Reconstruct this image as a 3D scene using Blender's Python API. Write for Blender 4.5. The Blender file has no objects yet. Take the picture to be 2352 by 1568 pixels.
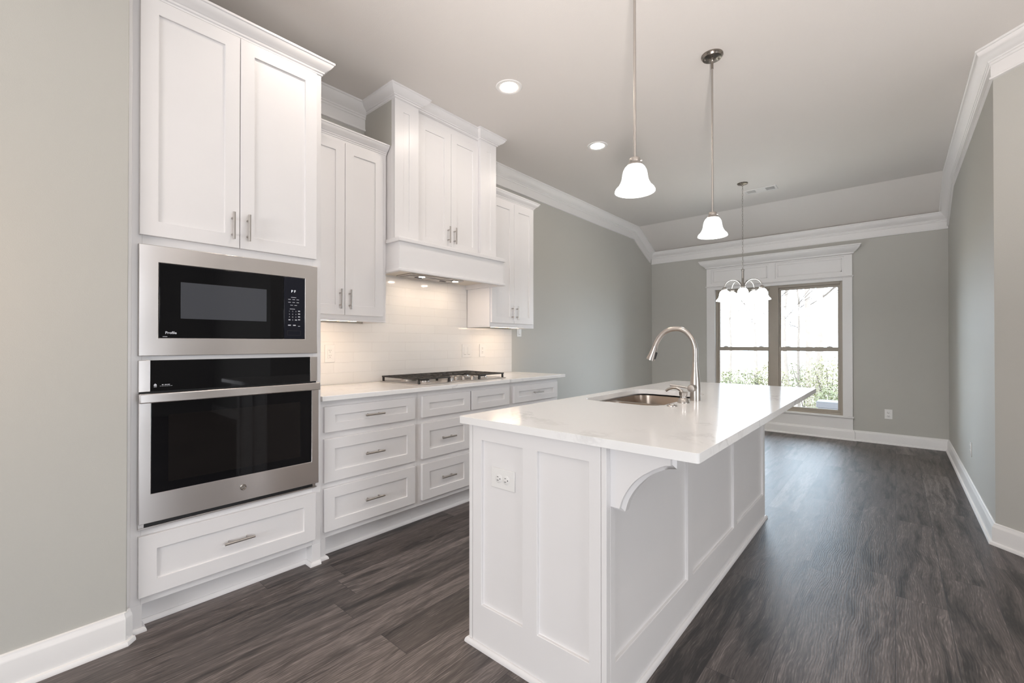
import bpy, bmesh, math, random
from mathutils import Vector, Matrix

sc = bpy.context.scene
C = sc.collection
random.seed(7)
PI = math.pi

# ------------------------------------------------------------ camera
W_PX, F_PX = 2352.0, 1015.8
cam_data = bpy.data.cameras.new('camera')
cam_data.sensor_fit = 'HORIZONTAL'; cam_data.sensor_width = 36.0
cam_data.lens = 36.0 * F_PX / W_PX
cam_data.clip_start = 0.02; cam_data.clip_end = 200
cam = bpy.data.objects.new('camera', cam_data); C.objects.link(cam)
yaw, pitch, roll = math.radians(40.961), math.radians(0.308), math.radians(-0.0088)
fw = Vector((-math.sin(yaw)*math.cos(pitch), math.cos(yaw)*math.cos(pitch), math.sin(pitch)))
rt = Vector((math.cos(yaw), math.sin(yaw), 0)); up = rt.cross(fw)
r2 = rt*math.cos(roll)+up*math.sin(roll); u2 = -rt*math.sin(roll)+up*math.cos(roll)
M = Matrix((r2, u2, -fw)).transposed().to_4x4(); M.translation = Vector((0, 0, 1.21))
cam.matrix_world = M
sc.camera = cam

# ------------------------------------------------------------ world, exposure, large daylight
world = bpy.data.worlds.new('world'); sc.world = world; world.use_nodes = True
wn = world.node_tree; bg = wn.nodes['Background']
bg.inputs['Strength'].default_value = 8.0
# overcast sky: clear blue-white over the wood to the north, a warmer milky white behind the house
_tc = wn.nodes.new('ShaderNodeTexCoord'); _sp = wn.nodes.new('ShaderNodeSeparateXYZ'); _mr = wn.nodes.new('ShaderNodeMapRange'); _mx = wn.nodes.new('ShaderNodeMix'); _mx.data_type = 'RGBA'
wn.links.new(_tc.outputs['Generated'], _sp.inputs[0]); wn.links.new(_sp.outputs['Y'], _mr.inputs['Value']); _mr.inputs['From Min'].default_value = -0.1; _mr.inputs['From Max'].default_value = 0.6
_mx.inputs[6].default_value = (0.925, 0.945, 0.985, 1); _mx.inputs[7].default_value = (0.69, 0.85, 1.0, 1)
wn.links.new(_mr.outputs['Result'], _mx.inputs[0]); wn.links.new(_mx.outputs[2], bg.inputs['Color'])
sc.view_settings.view_transform = 'Standard'; sc.view_settings.look = 'None'
sc.view_settings.gamma = 1.0; sc.view_settings.use_curve_mapping = False
sc.view_settings.exposure = 0.52
sc.cycles.use_denoising = True
sc.cycles.sample_clamp_indirect = 6.0
sc.cycles.max_bounces = 10; sc.cycles.diffuse_bounces = 6

ZC = 3.0          # ceiling
XL = -3.03        # kitchen wall
XR = 0.45         # right wall
YF = 7.0          # far wall
YK = 6.37         # where the ceiling starts to slope down
ZS = 2.70         # ceiling height at the far wall

def area(name, loc, rot, sx, sy, power, col):
    l = bpy.data.lights.new(name, 'AREA'); l.shape = 'RECTANGLE'; l.size = sx; l.size_y = sy
    l.energy = power; l.color = col
    o = bpy.data.objects.new(name, l); C.objects.link(o); o.location = loc; o.rotation_euler = rot
    return o
# daylight: the windows are openings to the sky, portals only help the sampling
def portal(name, loc, rot, sx, sy):
    o = area(name, loc, rot, sx, sy, 1, (1, 1, 1)); o.data.cycles.is_portal = True
portal('window_portal', (-1.277, 7.12, 1.16), (-PI/2, 0, 0), 1.54, 1.74)
portal('window_portal', (-0.3, -4.0, 1.45), (PI/2, 0, 0), 2.2, 1.9)
portal('window_portal', (4.5, 0.325, 1.125), (PI/2, 0, PI/2), 1.85, 1.65)
# unseen fill spot behind the camera, added to brighten the ceiling
def bounce(name, loc, power, col, aim=(0, 0, 1), cone=110, blend=0.8):
    l = bpy.data.lights.new(name, 'SPOT'); l.spot_size = math.radians(cone); l.spot_blend = blend; l.energy = power; l.color = col; l.shadow_soft_size = 0.12
    o = bpy.data.objects.new(name, l); C.objects.link(o); o.location = loc
    o.rotation_euler = Vector(aim).to_track_quat('-Z', 'Y').to_euler()
bounce('ceiling_fill_spot', (0.30, -0.45, 0.75), 350, (1.0, 0.93, 0.90), (-0.14, 0.86, 1.0), 86)
lamp = bpy.data.lights.new('great_room_lamp', 'POINT'); lamp.energy = 5; lamp.color = (1.0, 0.62, 0.32); lamp.shadow_soft_size = 0.12
lo = bpy.data.objects.new('great_room_lamp', lamp); C.objects.link(lo); lo.location = (-1.95, -0.60, 1.42)

# ------------------------------------------------------------ materials
def new_mat(name):
    m = bpy.data.materials.new(name); m.use_nodes = True
    nt = m.node_tree; b = nt.nodes['Principled BSDF']
    return m, nt, b
def N(nt, t, **kw):
    n = nt.nodes.new(t)
    for k, v in kw.items(): setattr(n, k, v)
    return n
def plain(name, col, rough=0.5, metal=0.0, spec=0.5, bump=0.0, bscale=200.0, var=0.0, vscale=3.0):
    m, nt, b = new_mat(name)
    b.inputs['Base Color'].default_value = (*col, 1); b.inputs['Roughness'].default_value = rough
    b.inputs['Metallic'].default_value = metal; b.inputs['Specular IOR Level'].default_value = spec
    tc = N(nt, 'ShaderNodeTexCoord')
    if bump > 0:
        no = N(nt, 'ShaderNodeTexNoise'); no.inputs['Scale'].default_value = bscale; no.inputs['Detail'].default_value = 2
        bu = N(nt, 'ShaderNodeBump'); bu.inputs['Strength'].default_value = bump; bu.inputs['Distance'].default_value = 0.002
        nt.links.new(tc.outputs['Object'], no.inputs['Vector']); nt.links.new(no.outputs['Fac'], bu.inputs['Height'])
        nt.links.new(bu.outputs['Normal'], b.inputs['Normal'])
    if var > 0:
        no = N(nt, 'ShaderNodeTexNoise'); no.inputs['Scale'].default_value = vscale
        mr = N(nt, 'ShaderNodeMapRange'); mr.inputs['To Min'].default_value = 1-var; mr.inputs['To Max'].default_value = 1+var
        mx = N(nt, 'ShaderNodeMix', data_type='RGBA', blend_type='MULTIPLY'); mx.inputs[0].default_value = 1
        mx.inputs[6].default_value = (*col, 1)
        nt.links.new(tc.outputs['Object'], no.inputs['Vector']); nt.links.new(no.outputs['Fac'], mr.inputs['Value'])
        nt.links.new(mr.outputs['Result'], mx.inputs[7]); nt.links.new(mx.outputs[2], b.inputs['Base Color'])
    return m
def emis(name, col, s, base=(0.8, 0.8, 0.8)):
    m, nt, b = new_mat(name)
    b.inputs['Base Color'].default_value = (*base, 1)
    b.inputs['Emission Color'].default_value = (*col, 1); b.inputs['Emission Strength'].default_value = s
    return m

MW = plain('white_cabinet_paint', (0.77, 0.755, 0.755), 0.32, spec=0.45, var=0.012, vscale=8)
MT = plain('white_trim_paint', (0.79, 0.775, 0.765), 0.38, spec=0.4, var=0.012, vscale=6)
MWALL = plain('grey_wall_paint', (0.50, 0.49, 0.455), 0.62, spec=0.35, bump=0.25, bscale=260, var=0.01, vscale=2)
MCEIL = plain('ceiling_paint', (0.70, 0.67, 0.64), 0.8, spec=0.2, bump=0.3, bscale=220, var=0.01, vscale=2)
MBLK = plain('black_gap', (0.008, 0.008, 0.009), 0.5)
MIRON = plain('black_cast_iron', (0.018, 0.015, 0.013), 0.42, spec=0.5, bump=0.3, bscale=400)
MFRAME = plain('taupe_window_vinyl', (0.37, 0.325, 0.27), 0.45, var=0.03, vscale=12)
MPLATE = plain('white_plastic', (0.78, 0.77, 0.755), 0.25, var=0.01)
MSLOT = plain('dark_slot', (0.03, 0.03, 0.035), 0.6)
MDUCT = plain('dark_duct', (0.05, 0.05, 0.055), 0.7)
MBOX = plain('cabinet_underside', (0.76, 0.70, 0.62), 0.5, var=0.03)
MPRINT = emis('appliance_print', (0.8, 0.85, 1.0), 0.04, (0.55, 0.56, 0.60))
MDISP = emis('lit_display', (0.8, 0.9, 1.0), 0.45)

def metal_mat(name, col, rough, streak_axis=None, amount=0.12):
    m, nt, b = new_mat(name)
    b.inputs['Metallic'].default_value = 1.0; b.inputs['Base Color'].default_value = (*col, 1)
    b.inputs['Roughness'].default_value = rough
    tc = N(nt, 'ShaderNodeTexCoord'); mp = N(nt, 'ShaderNodeMapping')
    s = [260, 260, 260]
    if streak_axis is not None: s[streak_axis] = 1.2
    mp.inputs['Scale'].default_value = s
    no = N(nt, 'ShaderNodeTexNoise'); no.inputs['Scale'].default_value = 1.0; no.inputs['Detail'].default_value = 3
    mr = N(nt, 'ShaderNodeMapRange'); mr.inputs['To Min'].default_value = rough-amount*0.6; mr.inputs['To Max'].default_value = rough+amount
    nt.links.new(tc.outputs['Object'], mp.inputs['Vector']); nt.links.new(mp.outputs['Vector'], no.inputs['Vector'])
    nt.links.new(no.outputs['Fac'], mr.inputs['Value']); nt.links.new(mr.outputs['Result'], b.inputs['Roughness'])
    if streak_axis is not None:
        # broad unevenness of the rolled sheet, and reflections drawn out across the brushing
        n2 = N(nt, 'ShaderNodeTexNoise'); n2.inputs['Scale'].default_value = 4.0; n2.inputs['Detail'].default_value = 0.5
        bu = N(nt, 'ShaderNodeBump'); bu.inputs['Strength'].default_value = 0.35; bu.inputs['Distance'].default_value = 0.006
        nt.links.new(tc.outputs['Object'], n2.inputs['Vector']); nt.links.new(n2.outputs['Fac'], bu.inputs['Height'])
        nt.links.new(bu.outputs['Normal'], b.inputs['Normal'])
        tg = N(nt, 'ShaderNodeTangent', direction_type='RADIAL', axis='Z'); nt.links.new(tg.outputs[0], b.inputs['Tangent'])
        b.inputs['Anisotropic'].default_value = 0.8; b.inputs['Anisotropic Rotation'].default_value = 0.25
    return m
MSTEEL = metal_mat('brushed_stainless', (0.60, 0.57, 0.555), 0.30, 1, 0.0)
MNICK = metal_mat('brushed_nickel', (0.46, 0.43, 0.405), 0.30, None, 0.0)
MSINK = metal_mat('satin_sink_steel', (0.52, 0.45, 0.39), 0.30, 1, 0.04)
MDNICK = metal_mat('dark_nickel', (0.30, 0.27, 0.24), 0.24, None, 0.0)

def glass_black(name, col, rough=0.03):
    m, nt, b = new_mat(name)
    b.inputs['Base Color'].default_value = (*col, 1); b.inputs['Roughness'].default_value = rough
    b.inputs['Specular IOR Level'].default_value = 0.22
    return m
MGLASS = glass_black('black_glass', (0.004, 0.004, 0.005))
MGLASSW = glass_black('oven_window_glass', (0.008, 0.007, 0.007))
MGLASSM = glass_black('microwave_window', (0.062, 0.066, 0.076), 0.10)
MGLASSC = glass_black('control_glass', (0.010, 0.011, 0.018), 0.08)

def window_glass():
    m, nt, b = new_mat('window_glass')
    out = nt.nodes['Material Output']
    tr = N(nt, 'ShaderNodeBsdfTransparent'); gl = N(nt, 'ShaderNodeBsdfGlossy'); gl.inputs['Roughness'].default_value = 0.0
    fr = N(nt, 'ShaderNodeFresnel'); fr.inputs['IOR'].default_value = 1.3
    mx = N(nt, 'ShaderNodeMixShader')
    nt.links.new(fr.outputs['Fac'], mx.inputs['Fac']); nt.links.new(tr.outputs[0], mx.inputs[1]); nt.links.new(gl.outputs[0], mx.inputs[2])
    nt.links.new(mx.outputs[0], out.inputs['Surface'])
    return m
MWGL = window_glass()

def floor_mat():
    m, nt, b = new_mat('dark_vinyl_plank')
    L = nt.links.new
    tc = N(nt, 'ShaderNodeTexCoord'); sep = N(nt, 'ShaderNodeSeparateXYZ'); L(tc.outputs['Object'], sep.inputs[0])
    def math_(op, a, bb=None, c=None):
        n = N(nt, 'ShaderNodeMath', operation=op)
        for i, v in enumerate((a, bb, c)):
            if v is None: continue
            if isinstance(v, (int, float)): n.inputs[i].default_value = v
            else: L(v, n.inputs[i])
        return n.outputs[0]
    xs = math_('DIVIDE', math_('ADD', sep.outputs['X'], 0.005+1.8), 0.18)
    row = math_('FLOOR', xs); fx = math_('SUBTRACT', xs, row)
    wn1 = N(nt, 'ShaderNodeTexWhiteNoise', noise_dimensions='1D'); L(row, wn1.inputs['W'])
    ys = math_('ADD', math_('DIVIDE', math_('ADD', sep.outputs['Y'], 12.2), 1.22), wn1.outputs['Value'])
    pl = math_('FLOOR', ys); fy = math_('SUBTRACT', ys, pl)
    comb = N(nt, 'ShaderNodeCombineXYZ'); L(row, comb.inputs[0]); L(pl, comb.inputs[1])
    wn2 = N(nt, 'ShaderNodeTexWhiteNoise', noise_dimensions='3D'); L(comb.outputs[0], wn2.inputs['Vector'])
    sepc = N(nt, 'ShaderNodeSeparateColor'); L(wn2.outputs['Color'], sepc.inputs[0])
    off = N(nt, 'ShaderNodeVectorMath', operation='MULTIPLY_ADD')
    L(wn2.outputs['Color'], off.inputs[0]); off.inputs[1].default_value = (7, 13, 5); L(tc.outputs['Object'], off.inputs[2])
    # slow warp so the grain wanders and loops round knots
    wp = N(nt, 'ShaderNodeTexNoise'); wp.inputs['Scale'].default_value = 1.0; wp.inputs['Detail'].default_value = 2
    mpw = N(nt, 'ShaderNodeMapping'); mpw.inputs['Scale'].default_value = (7, 2.2, 1); L(off.outputs[0], mpw.inputs[0]); L(mpw.outputs[0], wp.inputs['Vector'])
    wsc = N(nt, 'ShaderNodeVectorMath', operation='MULTIPLY_ADD'); L(wp.outputs['Color'], wsc.inputs[0]); wsc.inputs[1].default_value = (0.075, 0.05, 0); L(off.outputs[0], wsc.inputs[2])
    # cathedral grain
    mp1 = N(nt, 'ShaderNodeMapping'); mp1.inputs['Scale'].default_value = (34, 1.5, 1); L(wsc.outputs[0], mp1.inputs[0])
    g1 = N(nt, 'ShaderNodeTexNoise'); g1.inputs['Scale'].default_value = 1; g1.inputs['Detail'].default_value = 7; g1.inputs['Roughness'].default_value = 0.70; L(mp1.outputs[0], g1.inputs['Vector'])
    # fine wavy rings
    wv = N(nt, 'ShaderNodeTexWave', wave_type='BANDS', bands_direction='X'); wv.inputs['Scale'].default_value = 34
    wv.inputs['Distortion'].default_value = 5.0; wv.inputs['Detail'].default_value = 3; wv.inputs['Detail Scale'].default_value = 1.2
    mp3 = N(nt, 'ShaderNodeMapping'); mp3.inputs['Scale'].default_value = (1, 0.22, 1); L(wsc.outputs[0], mp3.inputs[0]); L(mp3.outputs[0], wv.inputs['Vector'])
    # fine pores
    mp2 = N(nt, 'ShaderNodeMapping'); mp2.inputs['Scale'].default_value = (330, 16, 1); L(wsc.outputs[0], mp2.inputs[0])
    g2 = N(nt, 'ShaderNodeTexNoise'); g2.inputs['Scale'].default_value = 1; g2.inputs['Detail'].default_value = 3; L(mp2.outputs[0], g2.inputs['Vector'])
    # dark smudges
    mp4 = N(nt, 'ShaderNodeMapping'); mp4.inputs['Scale'].default_value = (15, 1.7, 1); L(wsc.outputs[0], mp4.inputs[0])
    g4 = N(nt, 'ShaderNodeTexNoise'); g4.inputs['Scale'].default_value = 1; g4.inputs['Detail'].default_value = 4; g4.inputs['Roughness'].default_value = 0.7; L(mp4.outputs[0], g4.inputs['Vector'])
    rd = N(nt, 'ShaderNodeMapRange'); rd.inputs['From Min'].default_value = 0.50; rd.inputs['From Max'].default_value = 0.72; L(g4.outputs['Fac'], rd.inputs['Value'])
    v = math_('MULTIPLY_ADD', g1.outputs['Fac'], 0.70, math_('MULTIPLY', wv.outputs['Fac'], 0.07))
    v = math_('ADD', v, math_('MULTIPLY', g2.outputs['Fac'], 0.50))
    v = math_('ADD', v, math_('MULTIPLY', math_('SUBTRACT', sepc.outputs[0], 0.5), 0.20))
    v = math_('SUBTRACT', v, math_('MULTIPLY', rd.outputs['Result'], 0.42))
    fl = N(nt, 'ShaderNodeMapRange'); fl.inputs['From Min'].default_value = 0.60; fl.inputs['From Max'].default_value = 0.75; L(g2.outputs['Fac'], fl.inputs['Value'])
    v = math_('ADD', v, math_('MULTIPLY', fl.outputs['Result'], 0.16))
    cr = N(nt, 'ShaderNodeValToRGB'); L(v, cr.inputs['Fac'])
    e = cr.color_ramp.elements
    e[0].position = 0.30; e[0].color = (0.018, 0.014, 0.013, 1)
    e[1].position = 0.88; e[1].color = (0.23, 0.195, 0.180, 1)
    q = cr.color_ramp.elements.new(0.50); q.color = (0.056, 0.045, 0.041, 1)
    q = cr.color_ramp.elements.new(0.68); q.color = (0.105, 0.086, 0.079, 1)
    # joints between planks
    ex = math_('MINIMUM', fx, math_('SUBTRACT', 1.0, fx)); ey = math_('MINIMUM', fy, math_('SUBTRACT', 1.0, fy))
    jx = math_('LESS_THAN', ex, 0.008); jy = math_('LESS_THAN', ey, 0.0010)
    j = math_('MAXIMUM', jx, jy)
    mx = N(nt, 'ShaderNodeMix', data_type='RGBA'); L(math_('MULTIPLY', j, 0.75), mx.inputs[0]); L(cr.outputs['Color'], mx.inputs[6]); mx.inputs[7].default_value = (0.02, 0.016, 0.016, 1)
    L(mx.outputs[2], b.inputs['Base Color'])
    rr = N(nt, 'ShaderNodeMapRange'); rr.inputs['To Min'].default_value = 0.35; rr.inputs['To Max'].default_value = 0.52; L(g2.outputs['Fac'], rr.inputs['Value'])
    L(rr.outputs['Result'], b.inputs['Roughness']); b.inputs['Specular IOR Level'].default_value = 0.60
    hh = math_('SUBTRACT', math_('MULTIPLY_ADD', g2.outputs['Fac'], 0.6, math_('MULTIPLY', wv.outputs['Fac'], 0.5)), math_('MULTIPLY', j, 1.5))
    bu = N(nt, 'ShaderNodeBump'); bu.inputs['Strength'].default_value = 0.35; bu.inputs['Distance'].default_value = 0.0008; L(hh, bu.inputs['Height'])
    L(bu.outputs['Normal'], b.inputs['Normal'])
    return m
MFLOOR = floor_mat()

def quartz_mat():
    m, nt, b = new_mat('white_veined_quartz'); L = nt.links.new
    tc = N(nt, 'ShaderNodeTexCoord')
    w = N(nt, 'ShaderNodeTexNoise'); w.inputs['Scale'].default_value = 2.2; w.inputs['Detail'].default_value = 5; w.inputs['Roughness'].default_value = 0.6
    L(tc.outputs['Object'], w.inputs['Vector'])
    ma = N(nt, 'ShaderNodeVectorMath', operation='MULTIPLY_ADD'); L(w.outputs['Color'], ma.inputs[0]); ma.inputs[1].default_value = (0.9, 0.9, 0.9); L(tc.outputs['Object'], ma.inputs[2])
    n1 = N(nt, 'ShaderNodeTexNoise'); n1.inputs['Scale'].default_value = 1.6; n1.inputs['Detail'].default_value = 6; n1.inputs['Roughness'].default_value = 0.55; L(ma.outputs[0], n1.inputs['Vector'])
    s = N(nt, 'ShaderNodeMath', operation='SUBTRACT'); L(n1.outputs['Fac'], s.inputs[0]); s.inputs[1].default_value = 0.5
    a = N(nt, 'ShaderNodeMath', operation='ABSOLUTE'); L(s.outputs[0], a.inputs[0])
    mr = N(nt, 'ShaderNodeMapRange'); mr.inputs['From Min'].default_value = 0.0; mr.inputs['From Max'].default_value = 0.022; mr.inputs['To Min'].default_value = 1; mr.inputs['To Max'].default_value = 0
    L(a.outputs[0], mr.inputs['Value'])
    n2 = N(nt, 'ShaderNodeTexNoise'); n2.inputs['Scale'].default_value = 1.8; n2.inputs['Detail'].default_value = 2; L(tc.outputs['Object'], n2.inputs['Vector'])
    m2 = N(nt, 'ShaderNodeMapRange'); m2.inputs['From Min'].default_value = 0.46; m2.inputs['From Max'].default_value = 0.62; L(n2.outputs['Fac'], m2.inputs['Value'])
    mu = N(nt, 'ShaderNodeMath', operation='MULTIPLY'); L(mr.outputs[0], mu.inputs[0]); L(m2.outputs[0], mu.inputs[1])
    mu2 = N(nt, 'ShaderNodeMath', operation='MULTIPLY'); L(mu.outputs[0], mu2.inputs[0]); mu2.inputs[1].default_value = 0.75
    mx = N(nt, 'ShaderNodeMix', data_type='RGBA'); L(mu2.outputs[0], mx.inputs[0])
    mx.inputs[6].default_value = (0.84, 0.835, 0.83, 1); mx.inputs[7].default_value = (0.50, 0.49, 0.49, 1)
    L(mx.outputs[2], b.inputs['Base Color']); b.inputs['Roughness'].default_value = 0.13; b.inputs['Specular IOR Level'].default_value = 0.55
    return m
MQ = quartz_mat()

def tile_mat():
    m, nt, b = new_mat('white_subway_tile'); L = nt.links.new
    tc = N(nt, 'ShaderNodeTexCoord'); sp = N(nt, 'ShaderNodeSeparateXYZ'); L(tc.outputs['Object'], sp.inputs[0])
    ay = N(nt, 'ShaderNodeMath', operation='ADD'); L(sp.outputs['Y'], ay.inputs[0]); ay.inputs[1].default_value = -1.697+0.1515+3.03
    az = N(nt, 'ShaderNodeMath', operation='ADD'); L(sp.outputs['Z'], az.inputs[0]); az.inputs[1].default_value = -1.223+0.0735*20
    cb = N(nt, 'ShaderNodeCombineXYZ'); L(ay.outputs[0], cb.inputs[0]); L(az.outputs[0], cb.inputs[1])
    br = N(nt, 'ShaderNodeTexBrick'); L(cb.outputs[0], br.inputs['Vector'])
    br.inputs['Scale'].default_value = 1.0; br.inputs['Brick Width'].default_value = 0.303; br.inputs['Row Height'].default_value = 0.0735
    br.inputs['Mortar Size'].default_value = 0.0009; br.inputs['Mortar Smooth'].default_value = 0.4; br.offset = 0.5; br.offset_frequency = 2
    br.inputs['Color1'].default_value = (0.80, 0.785, 0.765, 1); br.inputs['Color2'].default_value = (0.775, 0.76, 0.74, 1); br.inputs['Mortar'].default_value = (0.69, 0.665, 0.64, 1)
    L(br.outputs['Color'], b.inputs['Base Color']); b.inputs['Roughness'].default_value = 0.10; b.inputs['Specular IOR Level'].default_value = 0.5
    iv = N(nt, 'ShaderNodeMath', operation='SUBTRACT'); iv.inputs[0].default_value = 1.0; L(br.outputs['Fac'], iv.inputs[1])
    no = N(nt, 'ShaderNodeTexNoise'); no.inputs['Scale'].default_value = 16; no.inputs['Detail'].default_value = 1; L(tc.outputs['Object'], no.inputs['Vector'])
    ad = N(nt, 'ShaderNodeMath', operation='MULTIPLY_ADD'); L(no.outputs['Fac'], ad.inputs[0]); ad.inputs[1].default_value = 0.35; L(iv.outputs[0], ad.inputs[2])
    bu = N(nt, 'ShaderNodeBump'); bu.inputs['Strength'].default_value = 0.6; bu.inputs['Distance'].default_value = 0.0012; L(ad.outputs[0], bu.inputs['Height'])
    L(bu.outputs['Normal'], b.inputs['Normal'])
    return m
MTILE = tile_mat()

def shade_mat(name, power):
    m, nt, b = new_mat(name)
    b.inputs['Base Color'].default_value = (0.85, 0.87, 0.88, 1); b.inputs['Roughness'].default_value = 0.35
    b.inputs['Emission Color'].default_value = (0.93, 0.98, 1.0, 1); b.inputs['Emission Strength'].default_value = power
    return m
MSHADE = shade_mat('lit_frosted_glass', 9.0); MSHADE_P = shade_mat('softly_lit_frosted_glass', 0.62)
MBULB = emis('lamp_bulb', (1.0, 0.96, 0.90), 100)
MLENS = emis('downlight_lens', (1.0, 0.88, 0.77), 86)
MHOODL = emis('hood_lamp_lens', (1.0, 0.80, 0.62), 140)
MBAR = emis('under_cabinet_led', (1.0, 0.72, 0.48), 20)

# ------------------------------------------------------------ mesh helpers
POS = {}
class MB:
    def __init__(s): s.bm = bmesh.new()
    def quad(s, vs):
        try: return s.bm.faces.new([s.bm.verts.new(v) for v in vs])
        except ValueError: return None
    def box(s, x0, x1, y0, y1, z0, z1):
        v = [s.bm.verts.new(p) for p in ((x0,y0,z0),(x1,y0,z0),(x1,y1,z0),(x0,y1,z0),(x0,y0,z1),(x1,y0,z1),(x1,y1,z1),(x0,y1,z1))]
        for f in ((0,3,2,1),(4,5,6,7),(0,1,5,4),(1,2,6,5),(2,3,7,6),(3,0,4,7)): s.bm.faces.new([v[i] for i in f])
        return s
    def obox(s, o, U, V, W):
        o, U, V, W = map(Vector, (o, U, V, W))
        p = [o, o+U, o+U+V, o+V, o+W, o+U+W, o+U+V+W, o+V+W]
        v = [s.bm.verts.new(q) for q in p]
        for f in ((0,3,2,1),(4,5,6,7),(0,1,5,4),(1,2,6,5),(2,3,7,6),(3,0,4,7)): s.bm.faces.new([v[i] for i in f])
        return s
    def prism(s, poly, d):
        """poly: 3D points in a plane, extruded by vector d"""
        d = Vector(d); a = [s.bm.verts.new(p) for p in poly]; b = [s.bm.verts.new(Vector(p)+d) for p in poly]
        n = len(a)
        s.bm.faces.new(a); s.bm.faces.new(list(reversed(b)))
        for i in range(n): s.bm.faces.new((a[i], b[i], b[(i+1) % n], a[(i+1) % n]))
        return s
    def lathe(s, prof, c=(0, 0, 0), n=32, axis=(0, 0, 1), cap=True):
        """prof: (radius, height) list"""
        c = Vector(c); ax = Vector(axis).normalized()
        a = ax.orthogonal().normalized(); b = ax.cross(a)
        rings = []
        for r, h in prof:
            if r < 1e-6: rings.append([s.bm.verts.new(c+ax*h)]); continue
            rings.append([s.bm.verts.new(c+ax*h+(a*math.cos(t)+b*math.sin(t))*r) for t in [2*PI*i/n for i in range(n)]])
        for A, B in zip(rings, rings[1:]):
            for i in range(n):
                j = (i+1) % n
                if len(A) == 1 and len(B) == 1: continue
                if len(A) == 1: s.bm.faces.new((A[0], B[j], B[i]))
                elif len(B) == 1: s.bm.faces.new((A[i], A[j], B[0]))
                else: s.bm.faces.new((A[i], A[j], B[j], B[i]))
        if cap:
            for R, rev in ((rings[0], True), (rings[-1], False)):
                if len(R) > 2: s.bm.faces.new(list(reversed(R)) if rev else R)
        return s
    def tube(s, pts, r, n=12, cap=True):
        pts = [Vector(p) for p in pts]; rs = r if isinstance(r, (list, tuple)) else [r]*len(pts)
        t0 = (pts[1]-pts[0]).normalized(); a = t0.orthogonal().normalized(); rings = []
        for i, p in enumerate(pts):
            t = (pts[min(i+1, len(pts)-1)]-pts[max(i-1, 0)]).normalized()
            a = (a-t*a.dot(t)).normalized(); b = t.cross(a)
            rings.append([s.bm.verts.new(p+(a*math.cos(k)+b*math.sin(k))*rs[i]) for k in [2*PI*q/n for q in range(n)]])
        for A, B in zip(rings, rings[1:]):
            for i in range(n): s.bm.faces.new((A[i], A[(i+1) % n], B[(i+1) % n], B[i]))
        if cap: s.bm.faces.new(list(reversed(rings[0]))); s.bm.faces.new(rings[-1])
        return s
    def cyl(s, p0, p1, r, n=20):
        return s.tube([p0, p1], r, n)
    def slab(s, O, U, V, Nn, w, h, t, openings=(), recess=0.008, back=True):
        """board w x h x t; origin O at its back lower corner, front face towards Nn; openings (u0,u1,v0,v1) are sunk by recess"""
        O, U, V, Nn = map(Vector, (O, U, V, Nn))
        us = sorted({0, w, *[q for o in openings for q in o[:2]]}); vs = sorted({0, h, *[q for o in openings for q in o[2:4]]})
        def deep(u, v): return any(o[0] < u < o[1] and o[2] < v < o[3] for o in openings)
        cell = [[deep((us[i]+us[i+1])/2, (vs[j]+vs[j+1])/2) for j in range(len(vs)-1)] for i in range(len(us)-1)]
        cache = {}
        def P(u, v, n):
            k = (round(u, 5), round(v, 5), round(n, 5))
            if k not in cache: cache[k] = s.bm.verts.new(O+U*u+V*v+Nn*n)
            return cache[k]
        for i in range(len(us)-1):
            for j in range(len(vs)-1):
                n = t-recess if cell[i][j] else t
                a, b_, c, d = us[i], us[i+1], vs[j], vs[j+1]
                s.bm.faces.new((P(a, c, n), P(b_, c, n), P(b_, d, n), P(a, d, n)))
                if cell[i][j]:
                    for (ii, jj, q) in ((i-1, j, ((a, c), (a, d))), (i+1, j, ((b_, d), (b_, c))), (i, j-1, ((b_, c), (a, c))), (i, j+1, ((a, d), (b_, d)))):
                        if not (0 <= ii < len(us)-1 and 0 <= jj < len(vs)-1) or not cell[ii][jj]:
                            (u0, v0), (u1, v1) = q
                            s.bm.faces.new((P(u0, v0, t-recess), P(u1, v1, t-recess), P(u1, v1, t), P(u0, v0, t)))
        for j in range(len(vs)-1):
            for u in (0, w): s.bm.faces.new((P(u, vs[j], 0), P(u, vs[j+1], 0), P(u, vs[j+1], t), P(u, vs[j], t)))
        for i in range(len(us)-1):
            for v in (0, h): s.bm.faces.new((P(us[i], v, 0), P(us[i+1], v, 0), P(us[i+1], v, t), P(us[i], v, t)))
        if back:
            for i in range(len(us)-1):
                for j in range(len(vs)-1):
                    s.bm.faces.new((P(us[i], vs[j], 0), P(us[i], vs[j+1], 0), P(us[i+1], vs[j+1], 0), P(us[i+1], vs[j], 0)))
        return s
    def sweep(s, path, normals, prof, closed_prof=True):
        """path: 3D polyline; normals: one outward vector per segment; prof: (out, down) points, mitred at the bends"""
        path = [Vector(p) for p in path]; segs = []
        for i in range(len(path)-1):
            t = (path[i+1]-path[i]).normalized(); n = Vector(normals[i]).normalized()
            d = t.cross(n); d = -d if d.z > 0 else d
            segs.append((t, n, d.normalized()))
        rings = []
        for i, p in enumerate(path):
            if i == 0: t, n, d = segs[0]; pl = t
            elif i == len(path)-1: t, n, d = segs[-1]; pl = t
            else: t, n, d = segs[i-1]; pl = (segs[i-1][0]+segs[i][0]).normalized()
            ring = []
            for a, b in prof:
                q = p+n*a+d*b; k = (p-q).dot(pl)/t.dot(pl)
                ring.append(s.bm.verts.new(q+t*k))
            rings.append(ring)
        m = len(prof)
        for A, B in zip(rings, rings[1:]):
            for i in range(m if closed_prof else m-1): s.bm.faces.new((A[i], A[(i+1) % m], B[(i+1) % m], B[i]))
        if closed_prof: s.bm.faces.new(rings[0]); s.bm.faces.new(list(reversed(rings[-1])))
        return s
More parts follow.
